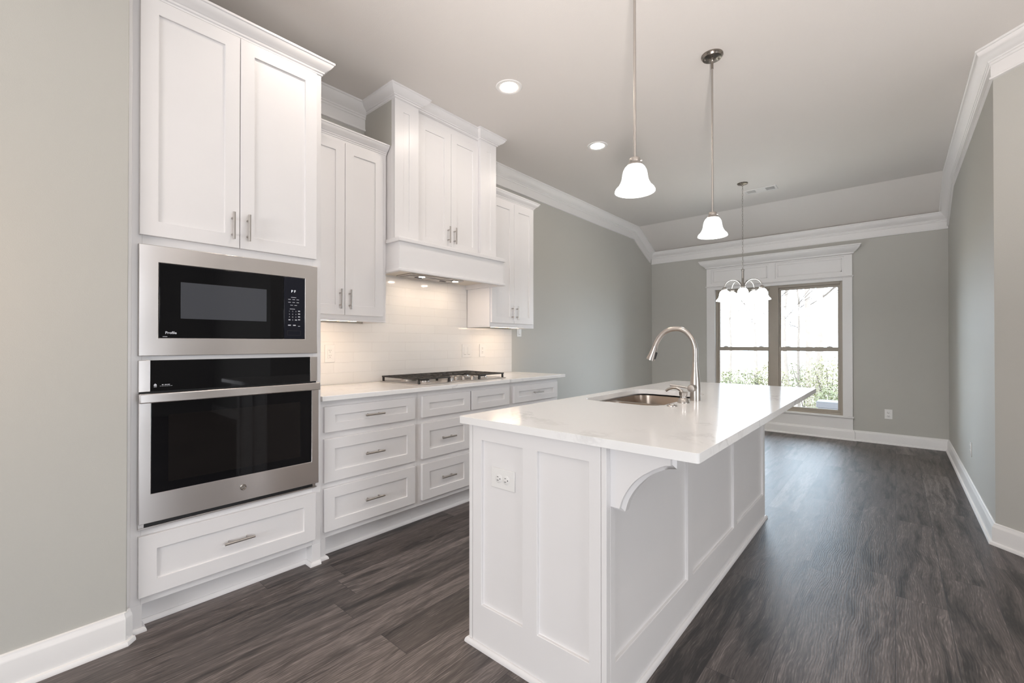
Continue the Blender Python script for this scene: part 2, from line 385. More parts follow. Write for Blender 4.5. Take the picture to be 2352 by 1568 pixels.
    def plate(s, outer, holes, z0, z1):
        """flat plate with holes; loops of (x,y)"""
        bm = s.bm
        for z in (z0, z1):
            es = []
            for lp in [outer]+list(holes):
                vs = [bm.verts.new((x, y, z)) for x, y in lp]
                es += [bm.edges.new((vs[i], vs[(i+1) % len(vs)])) for i in range(len(vs))]
            bmesh.ops.triangle_fill(bm, edges=es, use_beauty=True)
        for lp in [outer]+list(holes):
            n = len(lp); a = [bm.verts.new((x, y, z0)) for x, y in lp]; b = [bm.verts.new((x, y, z1)) for x, y in lp]
            for i in range(n): bm.faces.new((a[i], a[(i+1) % n], b[(i+1) % n], b[i]))
        bmesh.ops.remove_doubles(bm, verts=bm.verts, dist=1e-5)
        return s

def obj(name, mb, mat, parent=None, bevel=0.0, smooth=True, segs=2):
    bm = mb.bm
    bmesh.ops.recalc_face_normals(bm, faces=bm.faces)
    me = bpy.data.meshes.new(name); bm.to_mesh(me); bm.free()
    if smooth:
        me.polygons.foreach_set('use_smooth', [True]*len(me.polygons))
        me.set_sharp_from_angle(angle=math.radians(35))
    me.materials.append(mat)
    o = bpy.data.objects.new(name, me); C.objects.link(o)
    if parent is not None:
        o.parent = parent; o.location = -POS.get(parent, Vector((0, 0, 0)))
    POS[o] = Vector((0, 0, 0))
    if bevel > 0:
        bv = o.modifiers.new('edge', 'BEVEL'); bv.width = bevel; bv.segments = segs; bv.limit_method = 'ANGLE'; bv.angle_limit = math.radians(40)
    return o
def thing(name, label, cat, loc=(0, 0, 0), group=None):
    o = bpy.data.objects.new(name, None); C.objects.link(o); o.location = loc; o.empty_display_size = 0.1
    o['label'] = label; o['category'] = cat
    if group: o['group'] = group
    POS[o] = Vector(loc); return o
def tag(o, label, cat, group=None):
    o['label'] = label; o['category'] = cat
    if group: o['group'] = group
    return o
def struct(name, mb, mat, **k):
    o = obj(name, mb, mat, **k); o['kind'] = 'structure'; return o
def copy_tree(o, parent=None, offset=None):
    c = o.copy(); C.objects.link(c)
    if parent is not None: c.parent = parent
    for ch in list(o.children): copy_tree(ch, c)
    return c
def dup(root, loc, label, group=None):
    c = copy_tree(root); c.location = loc; c['label'] = label
    if group: c['group'] = group
    return c
def text_obj(name, s, size, y, z, x, mat, parent, italic=0.0, bold=0.0):
    cu = bpy.data.curves.new(name, 'FONT'); cu.body = s; cu.size = size; cu.extrude = 0.0002; cu.shear = italic; cu.offset = bold
    cu.resolution_u = 3
    tmp = bpy.data.objects.new('tmp', cu); C.objects.link(tmp)
    bpy.context.view_layer.update()
    me = bpy.data.meshes.new_from_object(tmp.evaluated_get(bpy.context.evaluated_depsgraph_get()))
    bpy.data.objects.remove(tmp); bpy.data.curves.remove(cu)
    me.transform(Matrix(((0, 0, 1, x), (1, 0, 0, y), (0, 1, 0, z), (0, 0, 0, 1))))
    me.name = name; me.materials.clear(); me.materials.append(mat)
    o = bpy.data.objects.new(name, me); C.objects.link(o); o.parent = parent; o.location = -POS.get(parent, Vector((0, 0, 0)))
    POS[o] = Vector((0, 0, 0)); return o

XV, YV, ZV = Vector((1, 0, 0)), Vector((0, 1, 0)), Vector((0, 0, 1))

# ============================================================ the setting
DX, DY = 1.9, 3.93-(1.9-XR)           # end of the angled wall
mb = MB(); mb.box(-4.0, 4.7, -4.2, 7.16, -0.12, 0.0); struct('floor', mb, MFLOOR)
mb = MB()
mb.prism([(-3.2, -4.2, ZC), (-3.2, YK, ZC), (-3.2, 7.16, ZS-0.075), (-3.2, 7.16, ZC+0.15), (-3.2, -4.2, ZC+0.15)], (7.9, 0, 0))
struct('ceiling', mb, MCEIL, smooth=False)
mb = MB(); mb.box(XL-0.14, XL, 0.3, 7.14, 0, ZC); struct('wall_left', mb, MWALL, smooth=False)
mb = MB(); mb.box(-3.17, -2.355, -4.15, 0.334, 0, ZC); struct('wall_left_front', mb, MWALL, bevel=0.003)
# far wall with the window opening
wx0, wx1, wz0, wz1 = -2.049, -0.505, 0.290, 2.030
mb = MB()
for b_ in ((XL, wx0, 0, ZC), (wx1, XR+0.14, 0, ZC), (wx0, wx1, 0, wz0), (wx0, wx1, wz1, ZC)): mb.box(b_[0], b_[1], YF, YF+0.14, b_[2], b_[3])
struct('wall_far', mb, MWALL, smooth=False)
mb = MB()
mb.prism([(XR, 3.93, 0), (XR, 7.14, 0), (XR+0.14, 7.14, 0), (XR+0.14, 4.0, 0), (DX+0.1, DY+0.1, 0), (DX, DY, 0)], (0, 0, ZC))
struct('wall_right', mb, MWALL, smooth=False)
mb = MB(); mb.box(DX, 4.6, DY, DY+0.14, 0, ZC); struct('wall_great_room', mb, MWALL, smooth=False)
mb = MB()
for a, b_, c, d in ((-4.2, -0.6, 0, ZC), (1.25, DY, 0, ZC), (-0.6, 1.25, 0, 0.3), (-0.6, 1.25, 1.95, ZC)): mb.box(4.5, 4.64, a, b_, c, d)
struct('wall_right_side', mb, MWALL, smooth=False)
mb = MB()
for a, b_, c, d in ((-3.1, -1.4, 0, ZC), (0.8, 4.6, 0, ZC), (-1.4, 0.8, 0, 0.5), (-1.4, 0.8, 2.4, ZC)): mb.box(a, b_, -4.14, -4.0, c, d)
struct('wall_rear', mb, MWALL, smooth=False)

# ---- crown mouldings
CROWN = [(0, 0), (0.078, 0), (0.078, 0.012), (0.071, 0.015), (0.068, 0.026), (0.060, 0.042), (0.046, 0.058), (0.030, 0.069), (0.022, 0.075), (0.022, 0.084), (0.016, 0.088), (0.016, 0.100), (0.010, 0.104),
         (0.010, 0.172), (0.016, 0.176), (0.016, 0.188), (0, 0.190)]
def crown(name, path, normals, prof=CROWN, parent=None, kind=True, mat=MT):
    mb = MB(); mb.sweep(path, normals, prof)
    o = obj(name, mb, mat, parent)
    if kind: o['kind'] = 'structure'
    return o
crown('trim_1', [(XL, 0.34, ZC), (XL, 1.79, ZC)], [XV])
crown('trim_2', [(XL, 2.825, ZC), (XL, YK, ZC), (XL, YF, ZS)], [XV, XV])
crown('trim_3', [(XL, YF, ZS), (XR, YF, ZS)], [-YV])
crown('trim_4', [(XR, YF, ZS), (XR, YK, ZC), (XR, 3.93, ZC), (DX, DY, ZC), (4.5, DY, ZC)], [-XV, -XV, Vector((-1, -1, 0)), -YV])
crown('trim_5', [(-2.355, -4.0, ZC), (-2.355, 0.20, ZC)], [XV])

# ---- baseboards with shoe
BASE = [(0, 0), (0.004, 0), (0.008, 0.003), (0.009, 0.012), (0.014, 0.020), (0.016, 0.028), (0.016, 0.110), (0.026, 0.113), (0.030, 0.122), (0.030, 0.130), (0, 0.130)]
def base(name, path, normals, off=0.0):
    mb = MB(); mb.sweep([(p[0], p[1], 0.130) for p in path], normals, [(a+(off if a > 0 else 0), b) for a, b in BASE]); return struct(name, mb, MT)
base('baseboard_left_front', [(-2.355, -4.0), (-2.355, 0.322), (-2.375, 0.342)], [XV, Vector((1, 1, 0))])
base('baseboard_left', [(XL, 3.46), (XL, YF)], [XV])
base('baseboard_far', [(XL, YF), (-2.165, YF), (-2.165, YF-0.016), (-0.407, YF-0.016), (-0.407, YF), (XR, YF)], [-YV, -XV, -YV, XV, -YV])
base('baseboard_right', [(XR, YF), (XR, 3.93), (DX, DY), (4.5, DY)], [-XV, Vector((-1, -1, 0)), -YV])

# ---- dining window
win = thing('window_1', 'wide white-cased double window', 'window', (-1.28, YF, 0.3)); del win['category']; del win['label']; win['kind'] = 'structure'
cz = YF-0.018
mb = MB()
mb.box(-2.161, -2.047, cz, YF+0.002, 0.275, 2.05); mb.box(-0.507, -0.410, cz, YF+0.002, 0.275, 2.05)
mb.box(-2.0469, -0.5071, cz, YF+0.002, 2.012, 2.05)
obj('window_casing', mb, MT, win, bevel=0.002)
mb = MB()   # jamb lining
mb.box(wx0-0.003, wx0+0.006, cz+0.002, YF+0.09, wz0, wz1); mb.box(wx1-0.006, wx1+0.003, cz+0.002, YF+0.09, wz0, wz1); mb.box(wx0, wx1, cz+0.002, YF+0.09, wz1-0.012, wz1+0.003)
obj('jamb', mb, MT, win)
mb = MB(); mb.box(-2.175, -0.398, YF-0.030, YF+0.05, 0.275, 0.297); obj('stool', mb, MT, win, bevel=0.004)
mb = MB(); mb.box(-2.161, -0.410, YF-0.014, YF+0.002, 0.10, 0.275); obj('apron', mb, MT, win)
mb = MB()   # entablature
mb.slab((-2.161, YF+0.002, 2.07), XV, ZV, -YV, 1.751, 0.275, 0.024, [(0.066, 0.828, 0.037, 0.250), (0.906, 1.666, 0.037, 0.250)], 0.017)
obj('header_frieze', mb, MT, win, bevel=0.0015)
for k, (a, b_) in enumerate(((-2.095, -1.333), (-1.255, -0.495))):
    mb = MB()
    for (p, q) in (((a+0.022, 2.129), (b_-0.022, 2.298)),):
        w_ = 0.012
        for bx in ((p[0], q[0], p[1], p[1]+w_), (p[0], q[0], q[1]-w_, q[1]), (p[0], p[0]+w_, p[1], q[1]), (q[0]-w_, q[0], p[1], q[1])):
            mb.box(bx[0], bx[1], YF-0.014, YF-0.003, bx[2], bx[3])
    obj('panel_moulding', mb, MT, win, bevel=0.002)
mb = MB(); mb.sweep([(-2.161, YF, 2.072), (-2.161, YF-0.022, 2.072), (-0.410, YF-0.022, 2.072), (-0.410, YF, 2.072)], [-XV, -YV, XV], [(0, 0), (0.010, 0.002), (0.014, 0.008), (0.010, 0.014), (0, 0.024)])
obj('header_bead', mb, MT, win)
HC = [(0, 0), (0.092, 0), (0.092, 0.012), (0.084, 0.016), (0.080, 0.030), (0.062, 0.056), (0.036, 0.076), (0.026, 0.086), (0.018, 0.090), (0.016, 0.104), (0.006, 0.108), (0, 0.116)]
mb = MB(); mb.sweep([(-2.161, YF+0.001, 2.447), (-2.161, YF-0.022, 2.447), (-0.410, YF-0.022, 2.447), (-0.410, YF+0.001, 2.447)], [-XV, -YV, XV], HC)
mb.box(-2.161, -0.410, YF-0.022, YF+0.001, 2.345, 2.447)
obj('header_crown', mb, MT, win)
FY0, FY1 = YF+0.030, YF+0.085
mb = MB()
ux0, ux1 = wx0+0.006, wx1-0.006
mb.box(ux0, ux0+0.028, FY0, FY1, wz0+0.005, wz1-0.012); mb.box(ux1-0.028, ux1, FY0, FY1, wz0+0.005, wz1-0.012)
mb.box(ux0+0.0281, ux1-0.0281, FY0, FY1, wz1-0.050, wz1-0.012); mb.box(ux0+0.0281, ux1-0.0281, FY0, FY1, wz0+0.005, wz0+0.034)
mb.box(-1.331, -1.223, FY0-0.004, FY1, wz0+0.005, wz1-0.012)
obj('window_frame', mb, MFRAME, win, bevel=0.003)
ZR = 1.135
for k, (a, b_) in enumerate(((ux0+0.028, -1.331), (-1.223, ux1-0.028))):
    for nm, z0, z1, y0 in (('lower_sash', wz0+0.034, ZR+0.032, FY0+0.012), ('upper_sash', ZR-0.018, wz1-0.050, FY0+0.032)):
        mb = MB(); t = 0.026; y1 = y0+0.018
        mb.box(a, a+t, y0, y1, z0, z1); mb.box(b_-t, b_, y0, y1, z0, z1); mb.box(a+t, b_-t, y0, y1, z0, z0+(0.036 if nm == 'lower_sash' else 0.028)); mb.box(a+t, b_-t, y0, y1, z1-(0.056 if nm == 'lower_sash' else 0.034), z1)
        sh = obj(nm, mb, MFRAME, win, bevel=0.002)
        mb = MB(); mb.box(a+t-0.004, b_-t+0.004, y0+0.008, y0+0.011, z0+0.02, z1-0.02); obj('pane', mb, MWGL, sh, smooth=False)
        if nm == 'lower_sash':
            for fx in (0.16, 0.84):
                mb = MB(); x = a+(b_-a)*fx; mb.box(x-0.03, x+0.03, y0-0.002, y0+0.016, z1, z1+0.010); mb.box(x-0.012, x+0.012, y0-0.006, y0+0.010, z1+0.010, z1+0.016)
                obj('sash_lock', mb, MPLATE, sh, bevel=0.002)

# ============================================================ cabinet hardware
def pull(parent, c, axis, length=0.128, n=XV):
    """bar pull centred at c on the door face, standing off along n"""
    c = Vector(c); a = Vector(axis); n = Vector(n); mb = MB()
    mb.cyl(c+n*0.032-a*length/2, c+n*0.032+a*length/2, 0.0058, 16)
    for s in (-1, 1):
        p = c+a*(s*length*0.30); mb.cyl(p, p+n*0.032, 0.0045, 12)
    return obj('pull_handle', mb, MNICK, parent)
def shaker(parent, name, X, y0, y1, z0, z1, st=0.062, rl=0.063, t=0.020, mat=MW, handle=None):
    mb = MB(); w, h = y1-y0, z1-z0
    mb.slab((X-t, y0, z0), YV, ZV, XV, w, h, t, [(st, w-st, rl, h-rl)], 0.0085)
    o = obj(name, mb, mat, parent, bevel=0.0014)
    if handle == 'h': pull(o, (X-0.0085, (y0+y1)/2, (z0+z1)/2), YV)
    elif handle: pull(o, (X, handle[0], handle[1]), ZV)
    return o
def shoe(mb, path, normals):
    mb.sweep([(p[0], p[1], 0.020) for p in path], normals, [(0, 0), (0.005, 0), (0.011, 0.006), (0.014, 0.014), (0.014, 0.020), (0, 0.020)])

# ============================================================ tall oven cabinet
FX = -2.405
tall = thing('oven_cabinet', 'tall white cabinet holding the microwave and wall oven', 'cabinet', (-2.72, 0.745, 0))
y0, y1 = 0.337, 1.155
mb = MB()
mb.box(XL+0.003, FX-0.02, y0, y1, 0.113, 2.70)
# face frame round the appliances
mb.box(FX-0.02, FX, y0, 0.385, 0.113, 2.70); mb.box(FX-0.02, FX, 1.110, y1, 0.113, 2.70)
for a, b_ in ((0.113, 0.445), (1.130, 1.172), (1.620, 2.70)): mb.box(FX-0.02, FX, 0.385, 1.110, a, b_)
mb.box(-2.47-0.3, -2.47, y0+0.03, y1-0.03, 0, 0.113)
mb.box(-2.8, FX, y0, 0.390, 0, 0.113); mb.box(-2.8, FX, 1.109, y1, 0, 0.113)
obj('carcass', mb, MW, tall, bevel=0.001)
mb = MB(); mb.box(FX-0.001, FX+0.010, 0.3375, 0.350, 0.0, 2.70); obj('scribe_moulding', mb, MW, tall, bevel=0.002)
mb = MB()
shoe(mb, [(FX, 0.352), (FX, 0.390), (-2.47, 0.390), (-2.47, 1.109), (FX, 1.109), (FX, 1.155)], [XV, YV, XV, -YV, XV])
obj('shoe_moulding', mb, MW, tall)
CC = [(0, 0), (0.054, 0), (0.054, 0.010), (0.049, 0.013), (0.046, 0.020), (0.036, 0.034), (0.022, 0.044), (0.018, 0.050), (0.014, 0.052), (0.012, 0.060), (0.006, 0.063), (0.005, 0.071), (0, 0.074)]
mb = MB(); mb.sweep([(FX, 0.337, 2.768), (FX, y1, 2.768), (XL+0.003, y1, 2.768)], [XV, YV], CC); mb.box(XL+0.003, FX, y0, y1, 2.694, 2.766)
obj('cabinet_crown', mb, MW, tall)
D1 = -2.385
shaker(tall, 'door', D1, 0.374, 0.7465, 1.670, 2.686, handle=(0.714, 1.769))
shaker(tall, 'door', D1, 0.7495, 1.122, 1.670, 2.686, handle=(0.780, 1.769))
shaker(tall, 'drawer', D1, 0.374, 1.120, 0.147, 0.402, rl=0.064, handle='h')

# ---- microwave
mw = thing('microwave', 'built-in microwave with wide steel trim above the wall oven', 'microwave', (-2.6, 0.749, 1.159))
mb = MB(); mb.slab((FX+0.0005, 0.371, 1.159), YV, ZV, XV, 0.756, 0.472, 0.0195, [(0.067, 0.688, 0.076, 0.400)], 0.006)
obj('trim_kit', mb, MSTEEL, mw, bevel=0.002)
mb = MB(); mb.box(FX+0.013, D1+0.0005, 0.440, 0.951, 1.237, 1.557); dr = obj('door', mb, MGLASS, mw, bevel=0.002)
mb = MB(); mb.box(D1, D1+0.0012, 0.515, 0.868, 1.322, 1.483); obj('door_window', mb, MGLASSM, dr, bevel=0.0006)
text_obj('lettering', 'Profile', 0.0155, 0.4605, 1.2535, D1+0.0008, MPRINT, dr, bold=0.0003)
mb = MB(); mb.box(D1+0.0004, D1+0.0010, 0.452, 0.468, 1.2405, 1.2425); obj('badge_line', mb, MPRINT, dr)
mb = MB(); mb.box(FX+0.013, D1+0.0005, 0.953, 1.057, 1.237, 1.557); cp = obj('control_panel', mb, MGLASSC, mw, bevel=0.002)
text_obj('display', 'P F', 0.019, 0.987, 1.4785, D1+0.0008, MDISP, cp)
X_ = D1+0.0006
def dash(y, z, w, h=0.0022): mb = MB(); mb.box(X_, X_+0.0003, y-w/2, y+w/2, z, z+h); obj('key_legend', mb, MPRINT, cp, smooth=False)
for z, row in ((1.452, (0,)), (1.441, (-1, 0, 1)), (1.426, (-1, 0, 1)), (1.411, (-0.5, 0.5)), (1.391, (-0.3,))):
    for r_ in row: dash(1.000+r_*0.021, z, 0.013 if len(row) > 1 else 0.026)
for z in (1.380, 1.365, 1.350, 1.335): dash(1.028, z, 0.010, 0.005)
dash(0.979, 1.333, 0.010, 0.005); dash(1.012, 1.333, 0.010, 0.005)
for y in (0.979, 1.004): dash(y, 1.305, 0.014, 0.005)
dash(1.028, 1.302, 0.010)
for i, ch in enumerate('123456789'):
    text_obj('key_digit', ch, 0.0085, 0.9765+(i % 3)*0.0165, 1.3775-(i//3)*0.0150, D1+0.0007, MPRINT, cp)
text_obj('key_digit', '0', 0.0085, 0.993, 1.3325, D1+0.0007, MPRINT, cp)
mb = MB()
for bx in ((0.968, 1.036, 1.254, 1.2555), (0.968, 1.036, 1.2785, 1.280), (0.968, 0.9695, 1.254, 1.280), (1.0345, 1.036, 1.254, 1.280)): mb.box(D1, D1+0.001, *bx)
obj('door_button', mb, MBLK, cp, smooth=False)

# ---- oven
ov = thing('built_in_oven', 'single steel wall oven with black glass door under the microwave', 'oven', (-2.6, 0.749, 0.43))
for a, b_ in ((0.372, 0.411), (1.088, 1.127)):
    mb = MB(); mb.box(FX+0.0005, D1, a, b_, 1.008, 1.140); obj('end_cap', mb, MSTEEL, ov, bevel=0.001)
mb = MB()
mb.box(FX+0.0005, D1-0.004, 0.372, 1.127, 0.430, 0.437); mb.box(FX+0.0005, D1-0.004, 0.372, 0.392, 0.4372, 0.460); mb.box(FX+0.0005, D1-0.004, 1.105, 1.120, 0.4372, 0.460)
obj('lower_trim', mb, MSTEEL, ov, bevel=0.001)
mb = MB(); mb.box(FX-0.2, FX+0.002, 0.39, 1.108, 0.445, 1.128); obj('oven_body', mb, MBLK, ov)
mb = MB(); mb.box(FX+0.002, FX+0.006, 0.392, 1.105, 0.437, 0.462); obj('vent_gap', mb, MBLK, ov)
mb = MB(); mb.box(FX+0.002, FX+0.010, 0.376, 1.124, 1.000, 1.009); obj('vent_gap', mb, MBLK, ov)
mb = MB(); mb.box(FX+0.004, D1-0.0005, 0.4115, 1.0875, 1.008, 1.140); cp = obj('control_panel', mb, MGLASS, ov)
mb = MB(); X_ = D1-0.0004
for i, w_ in enumerate((0.006, 0.008, 0.009)): mb.box(X_, X_+0.0004, 0.450+i*0.0095, 0.450+i*0.0095+w_, 1.0335, 1.0360)
for i in range(6): mb.box(X_, X_+0.0004, 0.443+i*0.0075, 0.443+i*0.0075+0.006, 1.0285, 1.0295)
mb.prism([(X_, 0.4225, 1.031), (X_, 0.4225, 1.036), (X_, 0.4275, 1.041), (X_, 0.4325, 1.036), (X_, 0.4325, 1.031)], (0.0004, 0, 0))
mb.box(X_, X_+0.0004, 0.4225, 0.4325, 1.026, 1.028)
obj('printed_mark', mb, MPRINT, cp, smooth=False)
DO = D1+0.012
mb = MB(); mb.slab((FX+0.006, 0.372, 0.457), YV, ZV, XV, 0.758, 0.542, DO-FX-0.006, [(0.040, 0.719, 0.120, 0.542)], 0.003)
dr = obj('door', mb, MSTEEL, ov, bevel=0.002)
mb = MB(); mb.box(FX+0.006, DO-0.0005, 0.413, 1.0905, 0.578, 0.9985); obj('door_glass', mb, MGLASS, dr, bevel=0.001)
mb = MB(); mb.box(DO-0.0005, DO-0.0001, 0.471, 1.031, 0.616, 0.905); obj('viewing_window', mb, MGLASSW, dr)
mb = MB(); mb.box(DO+0.032, DO+0.048, 0.366, 1.118, 0.965, 1.004); obj('door_handle', mb, MSTEEL, dr, bevel=0.004, segs=3)
for y in (0.372, 1.096):
    mb = MB(); mb.box(DO-0.001, DO+0.036, y, y+0.018, 0.968, 1.001); obj('handle_bracket', mb, MSTEEL, dr, bevel=0.002)
mb = MB(); mb.lathe([(0, 0.0022), (0.0105, 0.0022), (0.0115, 0.0035), (0.0135, 0.003), (0.0140, 0)], (DO, 0.761, 0.522), 32, (1, 0, 0)); lg = obj('logo_badge', mb, MDNICK, dr)
text_obj('logo_letters', 'GE', 0.013, 0.7525, 0.5175, DO+0.0024, MSTEEL, lg, italic=0.25, bold=0.0002)

# ============================================================ base cabinets
BX, BD = -2.430, -2.410          # face frame, drawer fronts
BT = 0.890
GB = 'white base cabinets under the kitchen worktop'
def base_carcass(parent, a, b_, foot_l=False, foot_r=False):
    mb = MB(); mb.box(XL+0.003, BX, a, b_, 0.120, BT)
    mb.box(-2.8, -2.497, a, b_, 0, 0.120)
    if foot_l: mb.box(-2.8, BX, a, 1.196, 0, 0.120)
    if foot_r: mb.box(-2.8, BX, b_-0.045, b_, 0, 0.120)
    obj('carcass', mb, MW, parent, bevel=0.001)
    mb = MB()
    if foot_l: shoe(mb, [(BX, a), (BX, 1.196), (-2.497, 1.196), (-2.497, b_)], [XV, YV, XV])
    elif foot_r: shoe(mb, [(-2.497, a), (-2.497, b_-0.045), (BX, b_-0.045), (BX, b_), (XL+0.003, b_)], [XV, -YV, XV, YV])
    else: shoe(mb, [(-2.497, a), (-2.497, b_)], [XV])
    obj('shoe_moulding', mb, MW, parent)
c1 = thing('base_cabinet', 'white base cabinet of three wide drawers beside the oven cabinet', 'cabinet', (-2.73, 1.49, 0), GB)
base_carcass(c1, 1.1560, 1.8265, foot_l=True)
for z0, z1, rl in ((0.712, 0.856, 0.050), (0.432, 0.675, 0.060), (0.155, 0.398, 0.060)): shaker(c1, 'drawer', BD, 1.180, 1.797, z0, z1, rl=rl, handle='h')
c2 = thing('base_cabinet', 'white drawer cabinet directly beneath the gas cooktop', 'cabinet', (-2.73, 2.29, 0), GB)
base_carcass(c2, 1.8270, 2.7605)
for a, b_ in ((1.857, 2.300), (2.315, 2.745)):
    shaker(c2, 'false_front', BD, a, b_, 0.712, 0.856, rl=0.050)
    for z0, z1 in ((0.432, 0.675), (0.155, 0.398)): shaker(c2, 'drawer', BD, a, b_, z0, z1, rl=0.060, handle='h')
c3 = thing('base_cabinet', 'white base cabinet at the window end of the worktop', 'cabinet', (-2.73, 3.1, 0), GB)
base_carcass(c3, 2.7610, 3.455, foot_r=True)
shaker(c3, 'drawer', BD, 2.805, 3.430, 0.712, 0.856, rl=0.050, handle='h')
shaker(c3, 'door', BD, 2.805, 3.116, 0.155, 0.675, handle=(3.086, 0.60)); shaker(c3, 'door', BD, 3.119, 3.430, 0.155, 0.675, handle=(3.149, 0.60))

# ---- worktop and tiled splashback
mb = MB(); mb.box(XL+0.001, -2.388, 1.157, 3.530, BT+0.001, 0.920)
tag(obj('kitchen_worktop', mb, MQ, bevel=0.003), 'white quartz worktop running under the tiled splashback', 'worktop')
mb = MB(); mb.box(XL+0.001, -3.022, 1.157, 3.476, 0.921, 1.3605); mb.box(XL+0.001, -3.022, 1.783, 2.8395, 1.3605, 1.7545)
tag(obj('tile_backsplash', mb, MTILE, smooth=False), 'glossy white subway tile splashback behind the cooktop', 'backsplash')

# ============================================================ gas cooktop
ct = thing('gas_cooktop', 'stainless gas cooktop with black cast iron grates', 'cooktop', (-2.75, 2.355, 0.92))
mb = MB()
mb.slab((-2.995, 2.812, 0.9205), XV, -YV, ZV, 0.485, 0.914, 0.006, [(0.018, 0.467, 0.018, 0.896)], 0.003)
obj('tray', mb, MSTEEL, ct, bevel=0.0015)
burn = [(-2.87, 2.05, 0.030), (-2.64, 2.05, 0.036), (-2.78, 2.355, 0.050), (-2.87, 2.66, 0.036), (-2.64, 2.66, 0.030)]
for x, y, r in burn:
    mb = MB(); mb.lathe([(r*1.5, 0), (r*1.45, 0.004), (r*1.1, 0.007), (r*1.05, 0.016), (r*0.9, 0.018)], (x, y, 0.9235), 28); bn = obj('burner', mb, MSTEEL, ct)
    mb = MB(); mb.lathe([(r*0.95, 0.018), (r*1.0, 0.022), (r*0.95, 0.027), (0, 0.028)], (x, y, 0.9235), 28); obj('burner_cap', mb, MIRON, bn)
def grate(a, b_, xf, xb=-2.982):
    mb = MB(); zt, h = 0.966, 0.010; w = 0.009
    for y in (a, b_-w): mb.box(xb, xf, y, y+w, zt-h, zt)
    for x in (xb, xf-w): mb.box(x, x+w, a, b_, zt-h, zt)
    cx = (xb+xf)/2; cy = (a+b_)/2
    mb.box(cx-w/2, cx+w/2, a+0.002, b_-0.002, zt-h+0.0008, zt-0.0008)
    for bx in ((xb+0.002, cx-w/2-0.0005), (cx+w/2+0.0005, xf-0.002)):
        mx_ = (bx[0]+bx[1])/2
        for s in (-1, 1):
            for dy in (0.030, 0.075): mb.box(bx[0], bx[1]-0.0, cy+s*dy-w/2, cy+s*dy+w/2, zt-h+0.0005, zt-0.0005)
            mb.box(mx_-w/2, mx_+w/2, *( (a+0.002, cy-0.03) if s < 0 else (cy+0.03, b_-0.002)), zt-h+0.0011, zt-0.0011)
    for x in (xb+0.002, xf-0.016):
        for y in (a+0.002, b_-0.016): mb.box(x, x+0.014, y, y+0.014, 0.9238, zt-h+0.001)
    obj('grate', mb, MIRON, ct, bevel=0.002)
grate(1.910, 2.205, -2.522); grate(2.209, 2.500, -2.690); grate(2.504, 2.800, -2.522)
for x, y in ((-2.57, 2.235), (-2.615, 2.292), (-2.632, 2.355), (-2.615, 2.418), (-2.57, 2.475)):
    mb = MB(); mb.lathe([(0.018, 0), (0.018, 0.006), (0.0165, 0.009), (0.0160, 0.024), (0.014, 0.027), (0, 0.027)], (x, y, 0.9236), 24)
    mb.box(x-0.0165, x+0.0165, y-0.004, y+0.004, 0.9500, 0.9590)
    obj('control_knob', mb, MNICK, ct, bevel=0.001)

# ============================================================ wall cabinets
UX, UD = -2.732, -2.712
GU = 'white upper cabinets beside the hood'
def upper(label, a, b_, split, end_open, dl, dr_):
    t = thing('upper_cabinet', label, 'cabinet', ((XL+UX)/2, (a+b_)/2, 1.36), GU)
    mb = MB(); mb.box(XL+0.010, UX, a, b_, 1.375, 2.56)
    mb.box(UX-0.02, UX, a, b_, 1.361, 1.3748); mb.box(XL+0.010, UX-0.0202, a, a+0.014, 1.361, 1.3745); mb.box(XL+0.010, UX-0.0202, b_-0.014, b_, 1.361, 1.3745)
    obj('carcass', mb, MW, t, bevel=0.001)
    shaker(t, 'door', UD, dl, split-0.0015, 1.400, 2.522, handle=(split-0.036, 1.500))
    shaker(t, 'door', UD, split+0.0015, dr_, 1.400, 2.522, handle=(split+0.030, 1.500))
    mb = MB(); C2 = [(x*0.9, y*0.85) for x, y in CC]
    if end_open: mb.sweep([(UX, a, 2.607), (UX, b_, 2.607), (XL+0.010, b_, 2.607)], [XV, YV], C2)
    else: mb.sweep([(UX, a, 2.607), (UX, b_, 2.607)], [XV], C2)
    mb.box(XL+0.010, UX, a, b_, 2.56, 2.606)
    obj('cabinet_crown', mb, MW, t)
    return t
upper('white two-door upper cabinet between the oven cabinet and the hood', 1.1555, 1.7815, 1.462, False, 1.186, 1.747)
upper('white two-door upper cabinet at the window end of the kitchen', 2.8410, 3.4755, 3.157, True, 2.852, 3.447)
def led(label, a, b_):
    t = thing('under_cabinet_light', label, 'light', (-2.79, (a+b_)/2, 1.375), 'under cabinet lights')
    mb = MB(); mb.box(-2.815, -2.770, a, b_, 1.366, 1.3748); obj('housing', mb, MPLATE, t, bevel=0.002)
    mb = MB(); mb.box(-2.810, -2.775, a+0.005, b_-0.005, 1.3635, 1.3662); obj('diffuser', mb, MBAR, t)
led('warm light bar under the upper cabinet beside the oven cabinet', 1.22, 1.60)
led('warm light bar under the upper cabinet at the window end', 2.93, 3.33)

